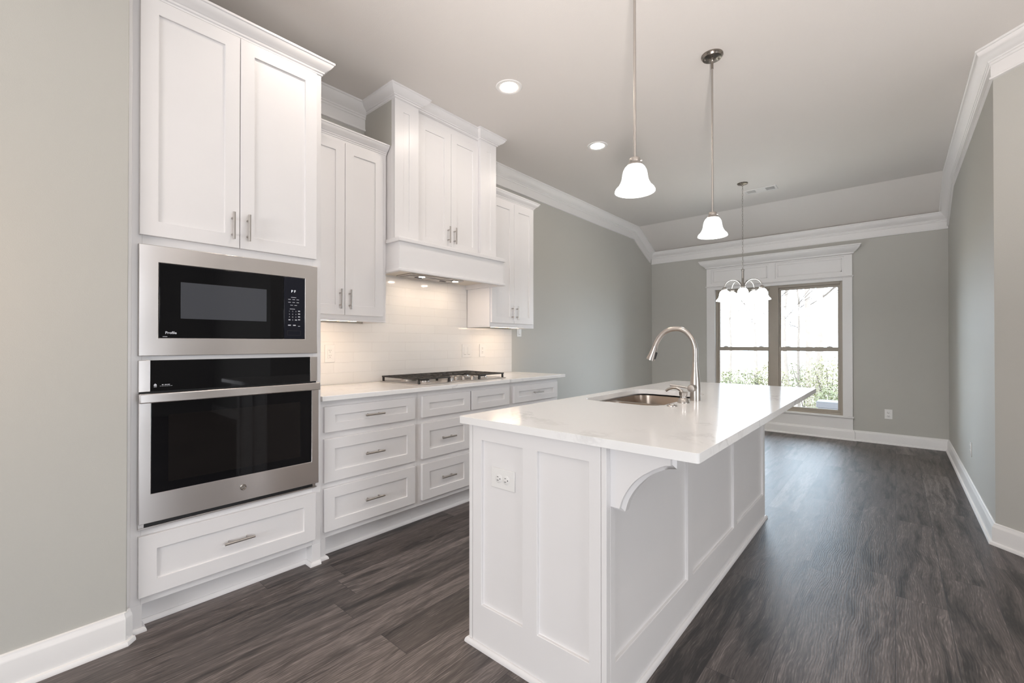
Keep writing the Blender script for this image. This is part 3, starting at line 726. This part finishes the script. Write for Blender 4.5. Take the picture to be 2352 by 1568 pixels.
# ============================================================ hood cabinet
hd = thing('hood_cabinet', 'white wooden range hood cabinet rising to the ceiling above the cooktop', 'range hood', (-2.8, 2.31, 1.71))
mb = MB()
hx = -2.565
mb.box(XL+0.001, hx-0.02, 1.7822, 2.8403, 1.755, 1.950)
mb.box(hx-0.02, hx, 1.7822, 2.8403, 1.712, 1.950)
mb.box(UX+0.001, hx-0.02, 1.7822, 1.802, 1.712, 1.755); mb.box(UX+0.001, hx-0.02, 2.8203, 2.8403, 1.712, 1.755)
mb.box(XL+0.001, UX, 1.7822, 1.802, 1.712, 1.755); mb.box(XL+0.001, UX, 2.8203, 2.8403, 1.712, 1.755)
obj('hood_box', mb, MW, hd, bevel=0.0015)
mb = MB(); mb.box(XL+0.002, hx-0.021, 1.803, 2.8195, 1.7515, 1.7548); obj('underside_panel', mb, MBOX, hd)
for z0, z1 in ((1.916, 1.940), (1.7115, 1.730)):
    mb = MB(); mb.sweep([(UX+0.022, 1.7815, z1), (hx, 1.7815, z1), (hx, 2.8410, z1), (UX+0.022, 2.8410, z1)], [-YV, XV, YV], [(0, 0), (0.012, 0), (0.0145, 0.003), (0.0145, z1-z0-0.003), (0.012, z1-z0), (0, z1-z0)])
    obj('ledge_moulding', mb, MW, hd)
UF = -2.640
mb = MB()
mb.box(XL+0.001, -2.680, 1.790, 2.825, 1.95, 2.995)
mb.box(-2.680, UF-0.0005, 1.790, 1.994, 1.94, 2.995); mb.box(-2.680, UF-0.0005, 2.631, 2.825, 1.94, 2.995)
mb.box(-2.680, -2.668, 1.994, 2.631, 2.872, 2.995)
obj('chimney_box', mb, MW, hd, bevel=0.001)
mb = MB(); mb.box(XL+0.001, -2.676, 1.7885, 1.7899, 2.607, 2.93); obj('chase_side', mb, MWALL, hd, smooth=False)
for a, b_, p in ((1.790, 1.994, (0.071, 0.121)), (2.631, 2.825, (0.076, 0.122))):
    mb = MB(); mb.slab((UF-0.004, a, 1.941), YV, ZV, XV, b_-a, 0.995, 0.008, [(p[0], p[1], 0.075, 0.913)], 0.006); obj('pilaster', mb, MW, hd, bevel=0.001)
shaker(hd, 'door', -2.660, 2.006, 2.3270, 1.952, 2.876, st=0.068, rl=0.060, handle=(2.293, 2.065))
shaker(hd, 'door', -2.660, 2.3300, 2.648-0.020, 1.952, 2.876, st=0.060, rl=0.060, handle=(2.357, 2.065))
HCR = [(0, 0), (0.066, 0), (0.066, 0.010), (0.060, 0.013), (0.056, 0.024), (0.044, 0.038), (0.030, 0.047), (0.022, 0.051), (0.020, 0.056), (0.012, 0.058), (0.010, 0.066), (0.004, 0.068), (0, 0.072)]
xi = -2.664
mb = MB(); mb.sweep([(XL, 1.790, 3.0), (UF+0.004, 1.790, 3.0), (UF+0.004, 1.994, 3.0), (xi, 1.994, 3.0), (xi, 2.631, 3.0), (UF+0.004, 2.631, 3.0), (UF+0.004, 2.825, 3.0), (XL, 2.825, 3.0)],
                    [-YV, XV, YV, XV, -YV, XV, YV], HCR)
obj('hood_crown', mb, MW, hd)
hi = thing('hood_insert', 'stainless vent insert with two lamps in the underside of the hood', 'range hood insert', (-2.88, 2.3, 1.75))
mb = MB()
hx0, hx1, hy0, hy1 = -2.985, -2.785, 2.04, 2.58
mb.box(hx0, hx1, hy0, hy1, 1.743, 1.7513); obj('housing', mb, MSTEEL, hi, bevel=0.002)
for a, b_ in ((2.062, 2.305), (2.315, 2.558)):
    mb = MB(); mb.slab((hx0+0.015, b_, 1.7425), XV, -YV, -ZV, 0.13, b_-a, 0.004, [(0.008, 0.122, 0.008, b_-a-0.008)], 0.002); f = obj('filter', mb, MSTEEL, hi)
    mb = MB(); mb.box(hx0+0.085, hx0+0.105, (a+b_)/2-0.03, (a+b_)/2+0.03, 1.7365, 1.7405); obj('filter_latch', mb, MDUCT, f)
for y in (2.16, 2.508):
    mb = MB(); mb.lathe([(0.028, 0.0), (0.028, 0.006), (0.024, 0.008)], (-2.812, y, 1.735), 24); lp = obj('lamp', mb, MSTEEL, hi)
    mb = MB(); mb.lathe([(0.0, 0.0), (0.023, 0.0), (0.023, 0.002)], (-2.812, y, 1.7335), 24); obj('lamp_lens', mb, MHOODL, lp)

# ============================================================ outlets and switches
def plate_dev(name, label, cat, c, U, V, n, w, h, kind, group='wall outlets and switches'):
    """c centre on the wall; U horizontal, V vertical of the plate, n out of the wall"""
    c, U, V, n = map(Vector, (c, U, V, n))
    t = thing(name, label, cat, c, group)
    mb = MB(); mb.obox(c-U*w/2-V*h/2, U*w, V*h, n*0.005); obj('cover_plate', mb, MPLATE, t, bevel=0.003)
    def rect(name, u, v, a, b_, d0, d1, mat, par, bev=0.0):
        mb = MB(); mb.obox(c+U*(u-a/2)+V*(v-b_/2)+n*d0, U*a, V*b_, n*(d1-d0)); return obj(name, mb, mat, par, bevel=bev)
    def slots(par, u, v):
        mb = MB()
        for du, hh in ((-0.0065, 0.0085), (0.0065, 0.007)): mb.obox(c+U*(u+du-0.001)+V*(v+0.0045-hh/2)+n*0.0064, U*0.002, V*hh, n*0.0008)
        mb.lathe([(0, 0.0008), (0.0024, 0.0008), (0.0024, 0)], c+U*u+V*(v-0.0075)+n*0.0064, 12, n); obj('slots', mb, MSLOT, par)
    if kind == 'duplex':
        for v in (-0.0195, 0.0195):
            mb = MB(); mb.lathe([(0.0172, 0), (0.0172, 0.0016), (0.0162, 0.0022), (0, 0.0022)], c+V*v+n*0.0045, 28, n); r = obj('receptacle', mb, MPLATE, t)
            slots(r, 0, v)
    elif kind == 'decora':
        r = rect('receptacle', 0, 0, 0.033, 0.067, 0.0045, 0.0066, MPLATE, t, 0.0008)
        for v in (-0.018, 0.018): slots(r, 0, v)
    else:
        us = (0,) if kind == 'switch' else (-0.023, 0.023)
        for u in us:
            r = rect('rocker', u, 0, 0.031, 0.066, 0.0045, 0.0075, MPLATE, t, 0.002)
            rect('rocker_gap', u, -0.0345, 0.031, 0.0015, 0.0046, 0.0056, MSLOT, r)
    return t
TX = -3.0215
plate_dev('wall_outlet', 'white outlet on the tile beside the oven cabinet', 'outlet', (TX, 1.515, 1.142), YV, ZV, XV, 0.074, 0.124, 'decora')
plate_dev('light_switch', 'white double rocker switch on the tile right of the cooktop', 'switch', (TX, 2.835, 1.146), YV, ZV, XV, 0.118, 0.122, 'double')
plate_dev('wall_outlet', 'white outlet on the tile near the worktop\'s window end', 'outlet', (TX, 3.040, 1.147), YV, ZV, XV, 0.074, 0.122, 'decora')
plate_dev('light_switch', 'white single rocker switch on the grey wall past the tile', 'switch', (XL, 3.603, 1.345), YV, ZV, XV, 0.074, 0.118, 'switch')
plate_dev('wall_outlet', 'white outlet on the grey far wall right of the window', 'outlet', (-0.070, YF, 0.362), XV, ZV, -YV, 0.074, 0.116, 'duplex')
plate_dev('wall_outlet', 'white outlet seen edge-on low on the right wall', 'outlet', (XR, 5.06, 0.372), -YV, ZV, -XV, 0.074, 0.116, 'duplex')

# ============================================================ island
IX0, IX1, IY0, IY1 = -1.318, -0.692, 1.252, 3.480
isl = thing('kitchen_island', 'long white panelled kitchen island in the middle of the room', 'kitchen island', ((IX0+IX1)/2, (IY0+IY1)/2, 0))
mb = MB()
t = 0.020
mb.box(IX0+t, IX1-t, IY1-t, IY1, 0, 0.884)
mb.box(IX0, IX0+t, IY0+t, IY1, 0, 0.884)
mb.box(IX0+t, IX1-t, IY0+t, IY1-t, 0.08, 0.10)
obj('carcass', mb, MW, isl, bevel=0.001)
mb = MB(); w = IX1-IX0
mb.slab((IX0+0.020, IY0+0.024, 0), XV, ZV, -YV, w-0.041, 0.884, 0.024, [(0.050, 0.261, 0.173, 0.826), (0.329, 0.541, 0.173, 0.826)], 0.012)
obj('end_panel', mb, MW, isl, bevel=0.0018)
mb = MB(); mb.box(IX0, IX0+0.0185, IY0, IY0+t, 0, 0.884); obj('corner_board', mb, MW, isl, bevel=0.001)
mb = MB(); mb.box(IX1-0.0195, IX1-0.0005, IY0, IY0+0.024, 0, 0.884); obj('corner_board', mb, MW, isl, bevel=0.001)
mb = MB(); l_ = IY1-IY0-0.0245
ops = [(1.310-1.2765, 1.974-1.2765, 0.175, 0.826), (2.039-1.2765, 2.703-1.2765, 0.175, 0.826), (2.768-1.2765, 3.432-1.2765, 0.175, 0.826)]
mb.slab((IX1-0.024, IY0+0.0245, 0), YV, ZV, XV, l_, 0.884, 0.024, ops, 0.012)
obj('side_panel', mb, MW, isl, bevel=0.0018)
mb = MB()
mb.sweep([(IX0, IY1, 0.020), (IX0, IY0, 0.020), (IX1, IY0, 0.020), (IX1, IY1, 0.020), (IX1-0.02, IY1, 0.020)], [-XV, -YV, XV, YV], [(0, 0), (0.006, 0.0), (0.011, 0.005), (0.014, 0.013), (0.014, 0.020), (0, 0.020)])
obj('shoe_moulding', mb, MW, isl)
mb = MB()
near = [(-0.6925, 0.884), (-0.497, 0.884), (-0.497, 0.855), (-0.514, 0.8515), (-0.533, 0.842), (-0.550, 0.833), (-0.567, 0.821), (-0.582, 0.811), (-0.596, 0.799), (-0.608, 0.788), (-0.618, 0.776), (-0.629, 0.761), (-0.639, 0.745), (-0.647, 0.730), (-0.654, 0.714), (-0.661, 0.690), (-0.6925, 0.690)]
far_ = [(-0.6925, 0.884), (-0.487, 0.884), (-0.487, 0.842), (-0.510, 0.838), (-0.530, 0.830), (-0.546, 0.822), (-0.562, 0.812), (-0.577, 0.800), (-0.590, 0.787), (-0.602, 0.774), (-0.612, 0.762), (-0.622, 0.748), (-0.631, 0.733), (-0.639, 0.718), (-0.645, 0.702), (-0.652, 0.677), (-0.6925, 0.677)]
mb.prism([(x, 1.278, z) for x, z in near], (0, 0.012, 0))
A = [mb.bm.verts.new((x, 1.290, z)) for x, z in near]; B = [mb.bm.verts.new((x, 1.300, z)) for x, z in far_]
for i in range(len(A)-1): mb.bm.faces.new((A[i], A[i+1], B[i+1], B[i]))
mb.prism([(x, 1.300, z) for x, z in far_], (0, 0.026, 0))
bmesh.ops.remove_doubles(mb.bm, verts=mb.bm.verts, dist=1e-5)
obj('corbel', mb, MW, isl)

def rrect(x0, x1, y0, y1, r, n=6):
    pts = []
    for cx, cy, a0 in ((x1-r, y1-r, 0), (x0+r, y1-r, PI/2), (x0+r, y0+r, PI), (x1-r, y0+r, 3*PI/2)):
        for k in range(n+1): a = a0+PI/2*k/n; pts.append((cx+r*math.cos(a), cy+r*math.sin(a)))
    return pts
SX0, SX1, SY0, SY1 = -1.278, -0.848, 2.030, 2.755
mb = MB(); mb.plate(rrect(-1.359, -0.402, 1.231, 3.560, 0.010, 4), [rrect(SX0, SX1, SY0, SY1, 0.085, 10)], 0.8855, 0.914)
tag(obj('island_worktop', mb, MQ, bevel=0.002), 'white veined quartz worktop overhanging the island', 'worktop')

# ---- sink
sk = thing('kitchen_sink', 'double-bowl stainless undermount sink in the island worktop', 'sink', ((SX0+SX1)/2, (SY0+SY1)/2, 0.884))
b1_ = rrect(SX0-0.004, SX1+0.004, SY0-0.004, 2.345, 0.085, 8); b2_ = rrect(SX0-0.004, SX1+0.004, 2.372, SY1+0.004, 0.085, 8)
mb = MB(); mb.plate(rrect(SX0-0.03, SX1+0.03, SY0-0.03, SY1+0.03, 0.09, 6), [b1_, b2_], 0.8730, 0.8755)
obj('sink_rim', mb, MSINK, sk)
for lp, depth, dc in ((b1_, 0.20, (-1.06, 2.19)), (b2_, 0.20, (-1.06, 2.56))):
    mb = MB(); cx = sum(p[0] for p in lp)/len(lp); cy = sum(p[1] for p in lp)/len(lp); rings = []
    for s, dz in ((1.0, 0), (0.985, 0.05), (0.96, 0.17), (0.92, 0.192), (0.82, depth), (0.10, depth+0.004)):
        rings.append([mb.bm.verts.new((cx+(x-cx)*s, cy+(y-cy)*s, 0.8745-dz)) for x, y in lp])
    for A, B in zip(rings, rings[1:]):
        n = len(A)
        for i in range(n): mb.bm.faces.new((A[i], A[(i+1) % n], B[(i+1) % n], B[i]))
    mb.bm.faces.new(rings[-1])
    bw = obj('bowl', mb, MSINK, sk)
    mb = MB(); mb.lathe([(0.040, 0.0), (0.042, 0.003), (0.030, 0.003), (0.026, -0.002), (0, -0.002)], (cx, cy, 0.6720), 24); obj('drain', mb, MNICK, bw)

# ---- faucet
FXc, FYc = -0.793, 2.375
fc = thing('kitchen_faucet', 'tall gooseneck pull-down faucet standing behind the sink', 'faucet', (FXc, FYc, 0.914))
mb = MB(); mb.lathe([(0.0265, 0), (0.0265, 0.03), (0.0258, 0.07), (0.0230, 0.11), (0.0190, 0.145), (0.0158, 0.180), (0.0145, 0.2015)], (FXc, FYc, 0.9142), 32)
obj('faucet_body', mb, MNICK, fc)
pts = [(-0.793, 1.1165), (-0.793, 1.150), (-0.793, 1.178), (-0.797, 1.205), (-0.806, 1.230), (-0.820, 1.253), (-0.838, 1.272), (-0.860, 1.285), (-0.883, 1.291), (-0.905, 1.291), (-0.928, 1.287), (-0.949, 1.278), (-0.969, 1.263), (-0.986, 1.243), (-1.000, 1.220), (-1.009, 1.198)]
mb = MB(); mb.tube([(x, FYc, z) for x, z in pts], 0.0135, 18); obj('spout', mb, MNICK, fc)
h0, h1 = Vector((-1.0092, FYc, 1.1975)), Vector((-1.036, FYc, 1.122)); ax = (h1-h0).normalized(); L_ = (h1-h0).length
mb = MB(); mb.lathe([(0.0150, 0), (0.0155, 0.01), (0.0185, L_*0.5), (0.0240, L_), (0.020, L_+0.001), (0, L_-0.002)], h0, 28, ax); sh = obj('spray_head', mb, MNICK, fc)
mb = MB(); sd = Vector((ax.z*-1, 0, ax.x)); sd = sd if sd.x > 0 else -sd
c_ = h0+ax*0.048; mb.obox(c_+sd*0.015-ax*0.018-YV*0.006, YV*0.012, ax*0.040, sd*0.010); obj('spray_button', mb, MBLK, sh, bevel=0.003)
mb = MB(); k0 = Vector((FXc, FYc-0.018, 0.982)); mb.lathe([(0.0165, 0), (0.0165, 0.028), (0.0185, 0.030), (0.0185, 0.046), (0.0165, 0.049), (0, 0.050)], k0, 28, (0, -1, 0)); hb = obj('handle_hub', mb, MNICK, fc)
mb = MB(); mb.tube([(FXc-0.016, FYc-0.055, 0.983), (FXc-0.05, FYc-0.058, 0.987), (FXc-0.108, FYc-0.062, 0.993)], [0.0055, 0.005, 0.0062], 14); obj('lever', mb, MNICK, hb)

sd_ = thing('soap_dispenser', 'small steel soap dispenser beside the faucet', 'soap dispenser', (-0.808, 2.245, 0.914))
mb = MB(); mb.lathe([(0.0290, 0), (0.0285, 0.004), (0.0205, 0.022), (0.0145, 0.027), (0.0145, 0.033), (0.0195, 0.036), (0.0205, 0.050), (0.0215, 0.054), (0, 0.056)], (-0.808, 2.245, 0.9142), 28); obj('dispenser_body', mb, MNICK, sd_)
mb = MB(); mb.tube([(-0.812, 2.245, 0.962), (-0.822, 2.245, 0.978), (-0.842, 2.245, 0.987), (-0.864, 2.245, 0.986), (-0.884, 2.245, 0.978), (-0.897, 2.245, 0.968)], [0.009, 0.008, 0.0075, 0.007, 0.0065, 0.006], 14); obj('nozzle', mb, MNICK, sd_)
mb = MB(); mb.lathe([(0.024, 0), (0.0235, 0.003), (0.020, 0.006), (0.012, 0.0065), (0.012, 0.009), (0.010, 0.010), (0, 0.010)], (-0.805, 2.087, 0.9142), 28)
tag(obj('disposal_button', mb, MNICK), 'low round steel air-switch button on the island worktop', 'button')

# ---- island outlet (plate turned on its side)
plate_dev('island_outlet', 'white duplex outlet turned sideways on the island end', 'outlet', (-1.141, IY0+0.0122, 0.690), ZV, -XV, -YV, 0.078, 0.121, 'duplex')

# ============================================================ lights
SH = [(0.0285, 0.1180), (0.036, 0.1130), (0.0435, 0.1050), (0.0500, 0.0920), (0.0535, 0.0770), (0.0555, 0.0620), (0.0580, 0.0500), (0.0620, 0.0400), (0.0675, 0.0300), (0.0725, 0.0215), (0.0775, 0.0180), (0.0825, 0.0120), (0.0860, 0.0050), (0.0870, 0.0)]
def bell(parent, c, k=1.0, mat=None):
    c = Vector(c); mb = MB()
    inner = [(max(r*k-0.003, 0.001), h*k) for r, h in reversed(SH)]
    mb.lathe([(r*k, h*k) for r, h in SH]+inner, c, 40, cap=False)
    s = obj('lamp_shade', mb, mat or MSHADE, parent)
    mb = MB(); mb.lathe([(0.010*k, 0.095*k), (0.014*k, 0.080*k), (0.024*k, 0.060*k), (0.027*k, 0.048*k), (0.022*k, 0.034*k), (0.0, 0.028*k)], c, 20, cap=False); obj('bulb', mb, MBULB, s)
    return s
def pendant(label, x, y):
    t = thing('pendant_light', label, 'pendant light', (x, y, ZC), 'pendants over the island')
    mb = MB(); mb.lathe([(0.0, -0.052), (0.0065, -0.052), (0.0075, -0.040), (0.012, -0.032), (0.024, -0.026), (0.045, -0.024), (0.055, -0.020), (0.060, -0.012), (0.0635, -0.008), (0.0635, -0.0005)], (x, y, ZC), 40); cn = obj('canopy', mb, MDNICK, t)
    mb = MB()
    for a in (0.6, 0.6+PI): mb.lathe([(0.004, 0.0), (0.005, -0.004), (0.003, -0.009), (0, -0.010)], (x+0.042*math.cos(a), y+0.042*math.sin(a), ZC-0.023), 12)
    obj('canopy_screws', mb, MDNICK, cn)
    mb = MB(); mb.cyl((x, y, ZC-0.085), (x, y, ZC-0.048), 0.0078, 16); obj('swivel', mb, MDNICK, t)
    mb = MB(); mb.cyl((x, y, 2.020), (x, y, ZC-0.082), 0.0056, 14); obj('rod', mb, MNICK, t)
    mb = MB(); mb.lathe([(0.006, 0.150), (0.020, 0.148), (0.0235, 0.143), (0.0235, 0.128), (0.028, 0.126), (0.033, 0.118), (0.036, 0.113), (0.030, 0.1185)], (x, y, 1.876), 32, cap=False)
    for a in (0.3, 0.3+2*PI/3, 0.3+4*PI/3): mb.cyl((x+0.020*math.cos(a), y+0.020*math.sin(a), 2.009), (x+0.031*math.cos(a), y+0.031*math.sin(a), 2.009), 0.0035, 8)
    obj('shade_holder', mb, MNICK, t)
    bell(t, (x, y, 1.876), mat=MSHADE_P)
    return t
p1 = pendant('nearer pendant over the island, its ceiling canopy out of the picture', -0.862, 1.815)
dup(p1, (-0.855, 2.880, ZC), 'farther pendant over the island, its round ceiling canopy in view')

# chandelier
cx, cy = -1.287, 5.41
ch = thing('chandelier', 'five-arm nickel chandelier with bell shades hanging before the window', 'chandelier', (cx, cy, ZC))
mb = MB(); mb.lathe([(0, -0.030), (0.008, -0.030), (0.010, -0.022), (0.030, -0.016), (0.050, -0.010), (0.056, -0.0005)], (cx, cy, ZC), 32); obj('canopy', mb, MDNICK, ch)
mb = MB(); z = ZC-0.028; k = 0
while z > 2.075:
    pts = []
    for i in range(12):
        a = 2*PI*i/12; pr, pz_ = 0.0070*math.cos(a), 0.017*math.sin(a)
        pts.append((cx+(pr if k % 2 else 0), cy+(0 if k % 2 else pr), z-0.015+pz_))
    pts.append(pts[0]); mb.tube(pts, 0.0018, 6, cap=False); z -= 0.0285; k += 1
zt = z
obj('chain', mb, MNICK, ch)
mb = MB(); mb.lathe([(0, zt-2.03+2.03+0.0), (0.003, zt), (0.003, 2.048), (0.008, 2.046), (0.0165, 2.038), (0.0175, 2.030), (0.012, 2.020), (0.011, 2.012), (0.0125, 1.96), (0.0125, 1.90), (0.015, 1.88), (0.018, 1.86), (0.024, 1.848), (0.026, 1.838), (0.020, 1.828), (0.010, 1.815), (0, 1.810)], (cx, cy, 0), 28)
obj('stem', mb, MNICK, ch)
a0 = math.atan2(-cy, -cx)
for i in range(5):
    a = a0+2*PI*i/5; d = Vector((math.cos(a), math.sin(a), 0)); o_ = Vector((cx, cy, 0)); pts = []
    for k in range(17):
        tt = PI*k/16; pts.append(o_+d*(0.106-0.086*math.cos(tt))+ZV*(1.842+0.082*math.sin(tt)))
    mb = MB(); mb.tube(pts, 0.0048, 12); obj('arm', mb, MNICK, ch)
    c_ = o_+d*0.192
    mb = MB(); mb.lathe([(0.005, 1.846), (0.016, 1.843), (0.026, 1.833), (0.028, 1.824), (0.022, 1.822), (0.022, 1.812), (0.027, 1.810), (0.024, 1.806)], c_, 24, cap=False); obj('shade_holder', mb, MNICK, ch)
    bell(ch, c_+ZV*1.690)
mb = MB(); mb.cyl((cx, cy, 1.70), (cx, cy, 1.815), 0.004, 10); mb.lathe([(0, 1.684), (0.006, 1.690), (0.007, 1.697), (0.004, 1.704)], (cx, cy, 0), 14); obj('finial', mb, MNICK, ch)

# recessed downlights
def downlight(label, x, y):
    t = thing('recessed_light', label, 'ceiling light', (x, y, ZC), 'recessed ceiling lights')
    mb = MB(); mb.lathe([(0.0600, -0.002), (0.074, -0.0055), (0.0880, -0.005), (0.0920, -0.0005)], (x, y, ZC), 40, cap=False); mb.lathe([(0.0600, -0.002), (0.058, -0.0005)], (x, y, ZC), 40, cap=False)
    obj('trim_ring', mb, MPLATE, t)
    mb = MB(); mb.lathe([(0, -0.0030), (0.045, -0.0030), (0.0605, -0.0020)], (x, y, ZC), 40, cap=False); obj('lens', mb, MLENS, t)
    return t
d1_ = downlight('recessed ceiling light in front of the oven cabinet', -2.035, 1.10)
for (x, y), lb in (((-2.030, 2.307), 'recessed ceiling light in front of the range hood'), ((-2.033, 3.521), 'recessed ceiling light nearest the window end')):
    dup(d1_, (x, y, ZC), lb)
for i, ((x, y), lb) in enumerate((((-1.6, -0.4), 'recessed ceiling light beside the grey wall behind the camera'), ((0.9, 1.2), 'added unseen fill light over the great room entry'), ((0.9, -1.6), 'added unseen fill light in the middle of the great room'), ((3.2, 0.6), 'added unseen fill light near the great room windows'), ((-1.0, -2.6), 'added unseen fill light near the rear windows'))):
    dup(d1_, (x, y, ZC), lb)  # all but the first are unseen, added as fill for the interior

# ceiling vent
vt = thing('ceiling_vent', 'white rectangular air vent in the ceiling beside the chandelier', 'vent', (-1.18, 5.76, ZC))
vx0, vx1, vy0, vy1 = -1.345, -1.015, 5.690, 5.850
mb = MB(); mb.slab((vx0, vy1, ZC-0.0005), XV, -YV, -ZV, vx1-vx0, vy1-vy0, 0.006, [(0.025, 0.110, 0.025, 0.135), (0.220, 0.305, 0.025, 0.135)], 0.005); obj('grille_frame', mb, MPLATE, vt, bevel=0.001)
for a in (0.025, 0.220):
    mb = MB(); mb.box(vx0+a+0.001, vx0+a+0.084, vy0+0.026, vy1-0.026, ZC-0.0025, ZC-0.0016); obj('duct_opening', mb, MDUCT, vt)
    mb = MB()
    for i in range(8): x = vx0+a+0.005+i*0.0100; mb.obox((x, vy0+0.024, ZC-0.0062), (0.0018, 0, 0), (0, 0.112, 0), (0.003, 0, 0.004))
    obj('louvres', mb, MPLATE, vt)

# ============================================================ outdoors, seen through the window
MGR = plain('pale_leafy_ground', (0.40, 0.36, 0.28), 0.9, bump=0.5, bscale=30, var=0.25, vscale=6)
MBARK = plain('pale_bark', (0.145, 0.138, 0.13), 0.9, bump=0.6, bscale=60, var=0.25, vscale=8)
MTWIG = plain('thin_branch_bark', (0.075, 0.069, 0.064), 0.9, var=0.2, vscale=8)
MLEAF = plain('light_green_leaves', (0.068, 0.084, 0.038), 0.6, var=0.35, vscale=9)
MLEAF2 = plain('yellow_green_leaves', (0.088, 0.095, 0.044), 0.6, var=0.35, vscale=9)
MBRICK = plain('grey_painted_brick', (0.080, 0.086, 0.098), 0.8, bump=0.4, bscale=50, var=0.08, vscale=20)
GZ = -0.9
mb = MB(); mb.box(-30, 24, 7.16, 60, GZ-0.2, GZ); struct('ground', mb, MGR)
def tree(label, x, y, r, h, seed, lean=0.0):
    rnd = random.Random(seed); t = thing('tree', label, 'tree', (x, y, GZ), 'bare trees behind the house')
    mb = MB(); pts = [Vector((x+lean*h*k/8+rnd.uniform(-0.02, 0.02)*k, y, GZ-0.05+h*k/8)) for k in range(9)]
    mb.tube(pts, [r*(1.15-0.9*k/8) for k in range(9)], 12); obj('trunk', mb, MBARK, t)
    mb = MB()
    for i in range(12):
        k = rnd.randint(3, 7); p = pts[k]; d = Vector((rnd.uniform(-1, 1), rnd.uniform(-0.6, 0.6), rnd.uniform(0.2, 1.0))).normalized()
        L = rnd.uniform(0.9, 2.2); q = [p+d*L*s+Vector((0, 0, 0.15*L*s*s))+Vector((rnd.uniform(-.05, .05), 0, rnd.uniform(-.05, .05))) for s in (0, .3, .6, 1)]
        mb.tube(q, [r*0.22, r*0.16, r*0.10, 0.006], 6)
        for j in range(4):
            b_ = q[rnd.randint(1, 3)]; e = d+Vector((rnd.uniform(-.9, .9), rnd.uniform(-.5, .5), rnd.uniform(-.6, .6)))
            mb.tube([b_, b_+e*0.35, b_+e*0.75+Vector((0, 0, 0.06))], [0.010, 0.007, 0.003], 5)
    obj('branches', mb, MTWIG, t)
tr = [('slim grey tree seen through the left-hand window', -3.43, 16.0, 0.055, 7.5, 1), ('slim tree just right of the centre window post', -2.62, 16.3, 0.060, 8, 2), ('thinnest tree trunk in the right-hand window', -2.33, 16.6, 0.045, 7, 3),
      ('second tree trunk from the brick pier in the right-hand window', -2.00, 16.2, 0.095, 9, 4), ('thickest pale tree trunk, beside the brick pier', -1.60, 14.5, 0.105, 9, 5), ('tree at the right-hand edge of the window', -0.95, 17.5, 0.05, 8, 6),
      ('tree at the left-hand edge of the window', -4.6, 17.5, 0.05, 8, 7)]
for i, (lb, x, y, r, h, sd) in enumerate(tr): tree(lb, x, y, r, h, sd, 0.004*(i-3))
def shrub(label, x, y, r, h, mat, seed):
    rnd = random.Random(seed); t = thing('shrub', label, 'shrub', (x, y, GZ), 'shrubs behind the house')
    mb = MB()
    for i in range(7): a = rnd.uniform(0, 2*PI); mb.tube([(x, y, GZ-0.02), (x+math.cos(a)*r*0.3, y+math.sin(a)*r*0.3, GZ+h*0.5), (x+math.cos(a)*r*0.6, y+math.sin(a)*r*0.6, GZ+h*0.85)], [0.02, 0.013, 0.006], 6)
    obj('stems', mb, MTWIG, t)
    mb = MB()
    for i in range(2600):
        u = rnd.random()**0.4; a = rnd.uniform(0, 2*PI); e = math.asin(rnd.uniform(-0.7, 1))
        p = Vector((x+r*u*math.cos(a)*math.cos(e), y+r*u*math.sin(a)*math.cos(e), GZ+h*0.52+h*0.5*u*math.sin(e)+rnd.uniform(-.06, .06)))
        d1 = Vector((rnd.uniform(-1, 1), rnd.uniform(-1, 1), rnd.uniform(-.6, 1))).normalized(); d2 = d1.orthogonal().normalized(); s = rnd.uniform(0.035, 0.075)
        mb.bm.faces.new([mb.bm.verts.new(q) for q in (p, p+d1*s*0.5+d2*s*0.25, p+d1*s, p+d1*s*0.5-d2*s*0.25)])
    obj('leaves', mb, mat, t, smooth=False)
sb = [('pale green shrub at the left edge of the left-hand window', -3.55, 12.6, 0.55, 1.35, MLEAF2, 1), ('bushy green shrub in the middle of the left-hand window', -2.95, 12.2, 0.55, 1.42, MLEAF, 2), ('yellow-green shrub beside the centre window post', -2.35, 12.3, 0.45, 1.55, MLEAF2, 3),
      ('low green shrub between the tree trunks', -2.25, 16.9, 0.6, 1.5, MLEAF, 4), ('loose tall shrub behind the brick pier', -1.22, 13.2, 0.55, 1.75, MLEAF2, 5), ('dark green shrub at the right-hand edge of the window', -0.95, 12.0, 0.4, 1.15, MLEAF, 6)]
for s in sb: shrub(s[0], s[1], s[2], s[3]*1.2, s[4]+0.06, s[5], s[6])
pr = thing('brick_pier', 'low grey brick pier outside the right-hand window', 'pier', (-0.80, 8.75, GZ))
mb = MB(); mb.box(-0.955, -0.66, 8.62, 8.92, GZ, 0.185)
obj('pier_body', mb, MBRICK, pr, bevel=0.004)
mb = MB(); mb.box(-0.975, -0.64, 8.60, 8.94, 0.186, 0.285); obj('cap_course', mb, MBRICK, pr, bevel=0.006)
